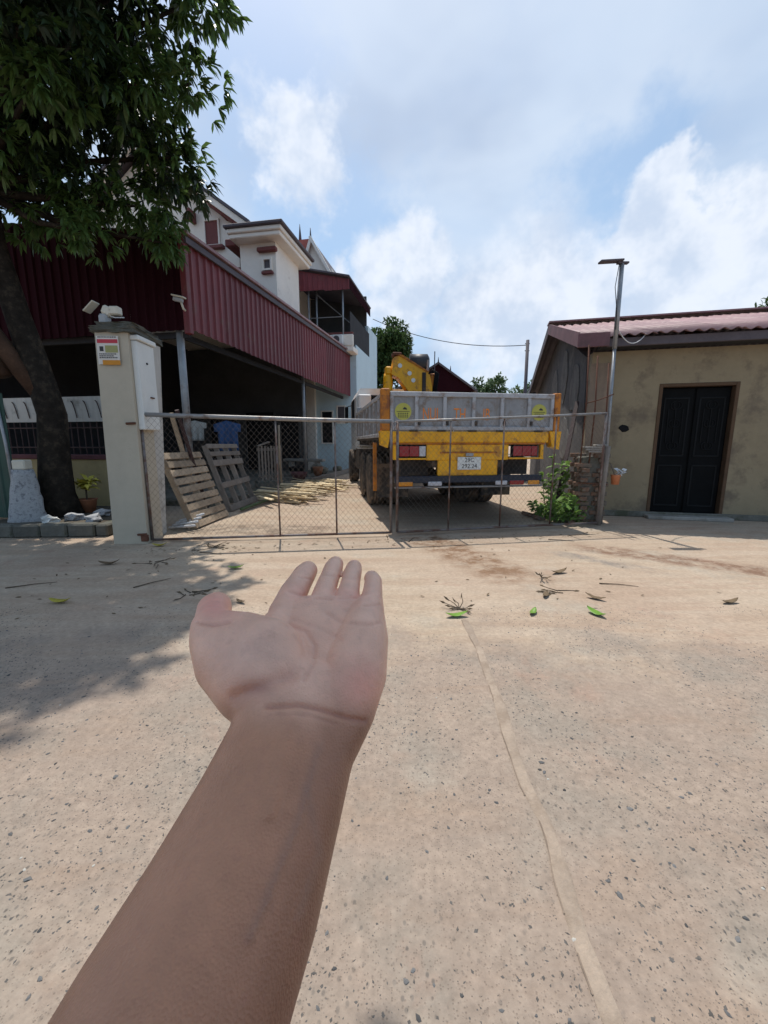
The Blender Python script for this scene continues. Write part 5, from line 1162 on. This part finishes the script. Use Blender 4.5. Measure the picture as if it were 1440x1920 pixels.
    def pd(L):
        d = np.full(n, 1e9)
        for (x0, y0), (x1, y1) in zip(L, L[1:]):
            vx, vy = x1 - x0, y1 - y0; t = np.clip(((px - x0) * vx + (py - y0) * vy) / (vx * vx + vy * vy), 0, 1); d = np.minimum(d, np.hypot(px - x0 - t * vx, py - y0 - t * vy))
        return d
    g = lambda L, w: np.exp(-(pd(L) / w) ** 2) * facing
    dep = np.zeros(n); red = np.zeros(n)
    for L, w, a in (([(440, 1308), (475, 1292), (515, 1276), (548, 1268)], 13, -.0020), ([(500, 1326), (560, 1322), (600, 1330), (650, 1346), (684, 1352)], 5, -.0016), ([(520, 1340), (580, 1342), (630, 1358)], 4, -.0006),
                    ([(540, 1172), (572, 1182), (590, 1210), (588, 1240), (570, 1275)], 4.5, -.0009), ([(545, 1160), (600, 1178), (640, 1200)], 4, -.0004), ([(612, 1150), (640, 1166), (690, 1172), (712, 1168)], 4, -.0008),
                    ([(540, 1108), (574, 1119)], 3, -.0008), ([(590, 1122), (622, 1124)], 2.5, -.0007), ([(634, 1122), (668, 1122)], 2.5, -.0007), ([(682, 1136), (714, 1134)], 2.5, -.0007),
                    ([(560, 1082), (592, 1088)], 2.2, -.0005), ([(604, 1078), (640, 1082)], 2.2, -.0005), ([(645, 1084), (676, 1086)], 2.2, -.0005), ([(370, 1166), (400, 1172), (430, 1166)], 3.5, -.0014)):
        k = g(L, w); dep += k * a; red += k * min(1.0, -a * 420) * (.45 if w > 10 else 1)
    for L, w, a in (([(548, 1350), (530, 1430), (505, 1530)], 11, .0014), ([(600, 1400), (560, 1540), (470, 1760)], 8, .0007), ([(578, 1352), (566, 1430), (545, 1520)], 12, .0007), ([(563, 1380), (545, 1470), (520, 1560)], 9, -.0003)): dep += g(L, w) * a
    co += no * dep[:, None]; mesh.vertices.foreach_set('co', co.astype(np.float32).ravel())
    # skin tones plus painted shading: tanned forearm, paler palm, redder heel and finger tips, bluish veins
    sm = lambda x, a, b: (lambda t: t * t * (3 - 2 * t))(np.clip((x - a) / (b - a), 0, 1))
    fore = np.array([.48, .225, .135]); palm = np.array([.94, .54, .375]); wob = 14 * np.sin(px * .03) + 8 * np.sin(px * .071 + 1)
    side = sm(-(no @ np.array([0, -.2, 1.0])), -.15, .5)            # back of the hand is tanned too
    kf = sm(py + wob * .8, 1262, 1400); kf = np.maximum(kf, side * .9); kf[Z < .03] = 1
    pn = np.array(Up) * .85 - np.array(Fw) * .52 + np.array(Rt) * -.12; ven = sm(no @ pn, .25, .98)[:, None]     # paler inner forearm and darker flanks: shading painted in by surface direction
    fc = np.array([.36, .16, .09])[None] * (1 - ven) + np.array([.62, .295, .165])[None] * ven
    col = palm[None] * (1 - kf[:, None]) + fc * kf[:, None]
    def tint(cx, cy, rx, ry, c, amt):
        nonlocal col
        k = np.exp(-(((px - cx) / rx) ** 2 + ((py - cy) / ry) ** 2)) * amt * (Z > .1); col = col * (1 - k[:, None]) + np.array(c)[None] * k[:, None]
    tint(680, 1285, 48, 48, (.92, .38, .265), .7); tint(402, 1135, 40, 28, (.92, .38, .30), .75); tint(655, 1115, 40, 18, (.90, .45, .33), .6); tint(565, 1110, 30, 20, (.90, .45, .33), .55); tint(490, 1215, 60, 35, (.84, .54, .41), .45)
    tint(640, 1430, 60, 80, (.42, .20, .12), .6); tint(480, 1290, 40, 16, (.50, .24, .17), .7)  # wrist edge darkened; shade below the thumb mound painted into the skin
    for L, w in (([(600, 1400), (560, 1540), (470, 1760)], 11), ([(575, 1480), (600, 1600), (560, 1720)], 9)):
        k = g(L, w) * .45; col = col * (1 - k[:, None]) + np.array([.40, .22, .15])[None] * k[:, None]
    k = np.clip(red, 0, 1) * .5; col = col * (1 - k[:, None]) + np.array([.50, .20, .15])[None] * k[:, None]  # creases tinted darker, with the soft shadow below the thumb mound painted in
    # the rest of the person, standing behind the lens: torso, head, legs and the arm that holds the phone
    def lump(chains, vox, it):
        VV.clear(); FF.clear()
        for c in chains: chain([(Vector(p[:3]), p[3], p[4] if len(p) > 4 else p[3]) for p in c], Rt, .5)
        me2 = bpy.data.meshes.new('lump'); me2.from_pydata(VV, [], FF); ob = bpy.data.objects.new('lump', me2); COL.objects.link(ob); r_ = ob.modifiers.new('r', 'REMESH'); r_.mode = 'VOXEL'; r_.voxel_size = vox; q_ = ob.modifiers.new('s', 'SMOOTH'); q_.iterations = it
        dg_ = bpy.context.evaluated_depsgraph_get(); dg_.update(); out = bpy.data.meshes.new_from_object(ob.evaluated_get(dg_)); bpy.data.objects.remove(ob); return out
    legs = [[(sx * .085, -.42, .80, .085), (sx * .095, -.40, .45, .058), (sx * .10, -.43, .09, .042), (sx * .11, -.30, .045, .036)] for sx in (-1, 1)]
    tors = [[(0, -.42, .84, .155, .10), (0, -.42, 1.0, .135, .095), (0, -.40, 1.20, .16, .105), (0, -.39, 1.32, .11, .08), (0, -.37, 1.40, .055, .055)]]
    head = [[(0, -.37, 1.38, .05), (0, -.355, 1.46, .055), (0, -.34, 1.54, .072, .085), (0, -.345, 1.60, .07, .082)], [(0, -.265, 1.545, .012), (0, -.245, 1.53, .014)], [(-.075, -.345, 1.53, .014), (-.078, -.35, 1.56, .016)], [(.075, -.345, 1.53, .014), (.078, -.35, 1.56, .016)]]
    rarm = [[(.15, -.39, 1.30, .06), (.27, -.31, 1.08, .042), (.21, -.12, 1.08, .034), (.14, -.07, 1.12, .026), (.11, -.06, 1.14, .024)]] + [[(.11, -.055, 1.11 + k * .02, .010), (.07, -.04, 1.11 + k * .02, .009), (.05, -.055, 1.11 + k * .02, .008)] for k in range(4)]
    larm = [[(-.15, -.39, 1.30, .06), (-.25, -.268, 1.296, .055)]]
    rest = lump(legs + tors + head + rarm + larm, .008, 5); bm = bmesh.new(); bm.from_mesh(mesh); bm.from_mesh(rest); bm.to_mesh(mesh); bm.free()
    col = np.concatenate([col, np.repeat(fore[None], len(mesh.vertices) - n, 0)]); n = len(mesh.vertices)
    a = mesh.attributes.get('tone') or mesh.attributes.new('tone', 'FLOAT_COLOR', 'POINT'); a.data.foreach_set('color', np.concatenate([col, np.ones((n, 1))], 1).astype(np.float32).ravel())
    mesh.polygons.foreach_set('use_smooth', np.ones(len(mesh.polygons), bool)); mesh.materials.clear(); mesh.materials.append(MATS['skin']); mesh.name = 'arm'
    o = bpy.data.objects.new('person', mesh); COL.objects.link(o)
    tag(o, 'bare left forearm and open hand, palm up, reaching in from the lower left', 'person')
    grow = lambda cs, d: [[(*p[:3], p[3] + d, (p[4] if len(p) > 4 else p[3]) + d) for p in c] for c in cs]
    for nm, cs, mt in (('shirt', grow([tors[0][:4], [rarm[0][0], (.22, -.345, 1.18, .052)]], .012), 'cloth_blue'), ('trousers', grow([l[:3] for l in legs] + [[(0, -.42, .78, .15, .10), (0, -.42, .95, .135, .095)]], .012), 'black'), ('hair', [[(0, -.365, 1.58, .078, .085), (0, -.36, 1.615, .076, .082)]], 'black')):
        me3 = lump(cs, .01, 4); me3.materials.clear(); me3.materials.append(MATS[mt]); ob = bpy.data.objects.new(nm, me3); COL.objects.link(ob); ob.parent = o
    s = MB().tube([(-.15, -.39, 1.30), W(-.25, -.05, -.28), W(-.225, .01, -.22), W(-.185, .11, -.13)], [.08, .075, .072, .068], 20, False).build('sleeve', 'cloth_blue', o, True); s.modifiers.new('s', 'SOLIDIFY').thickness = .004
arm()
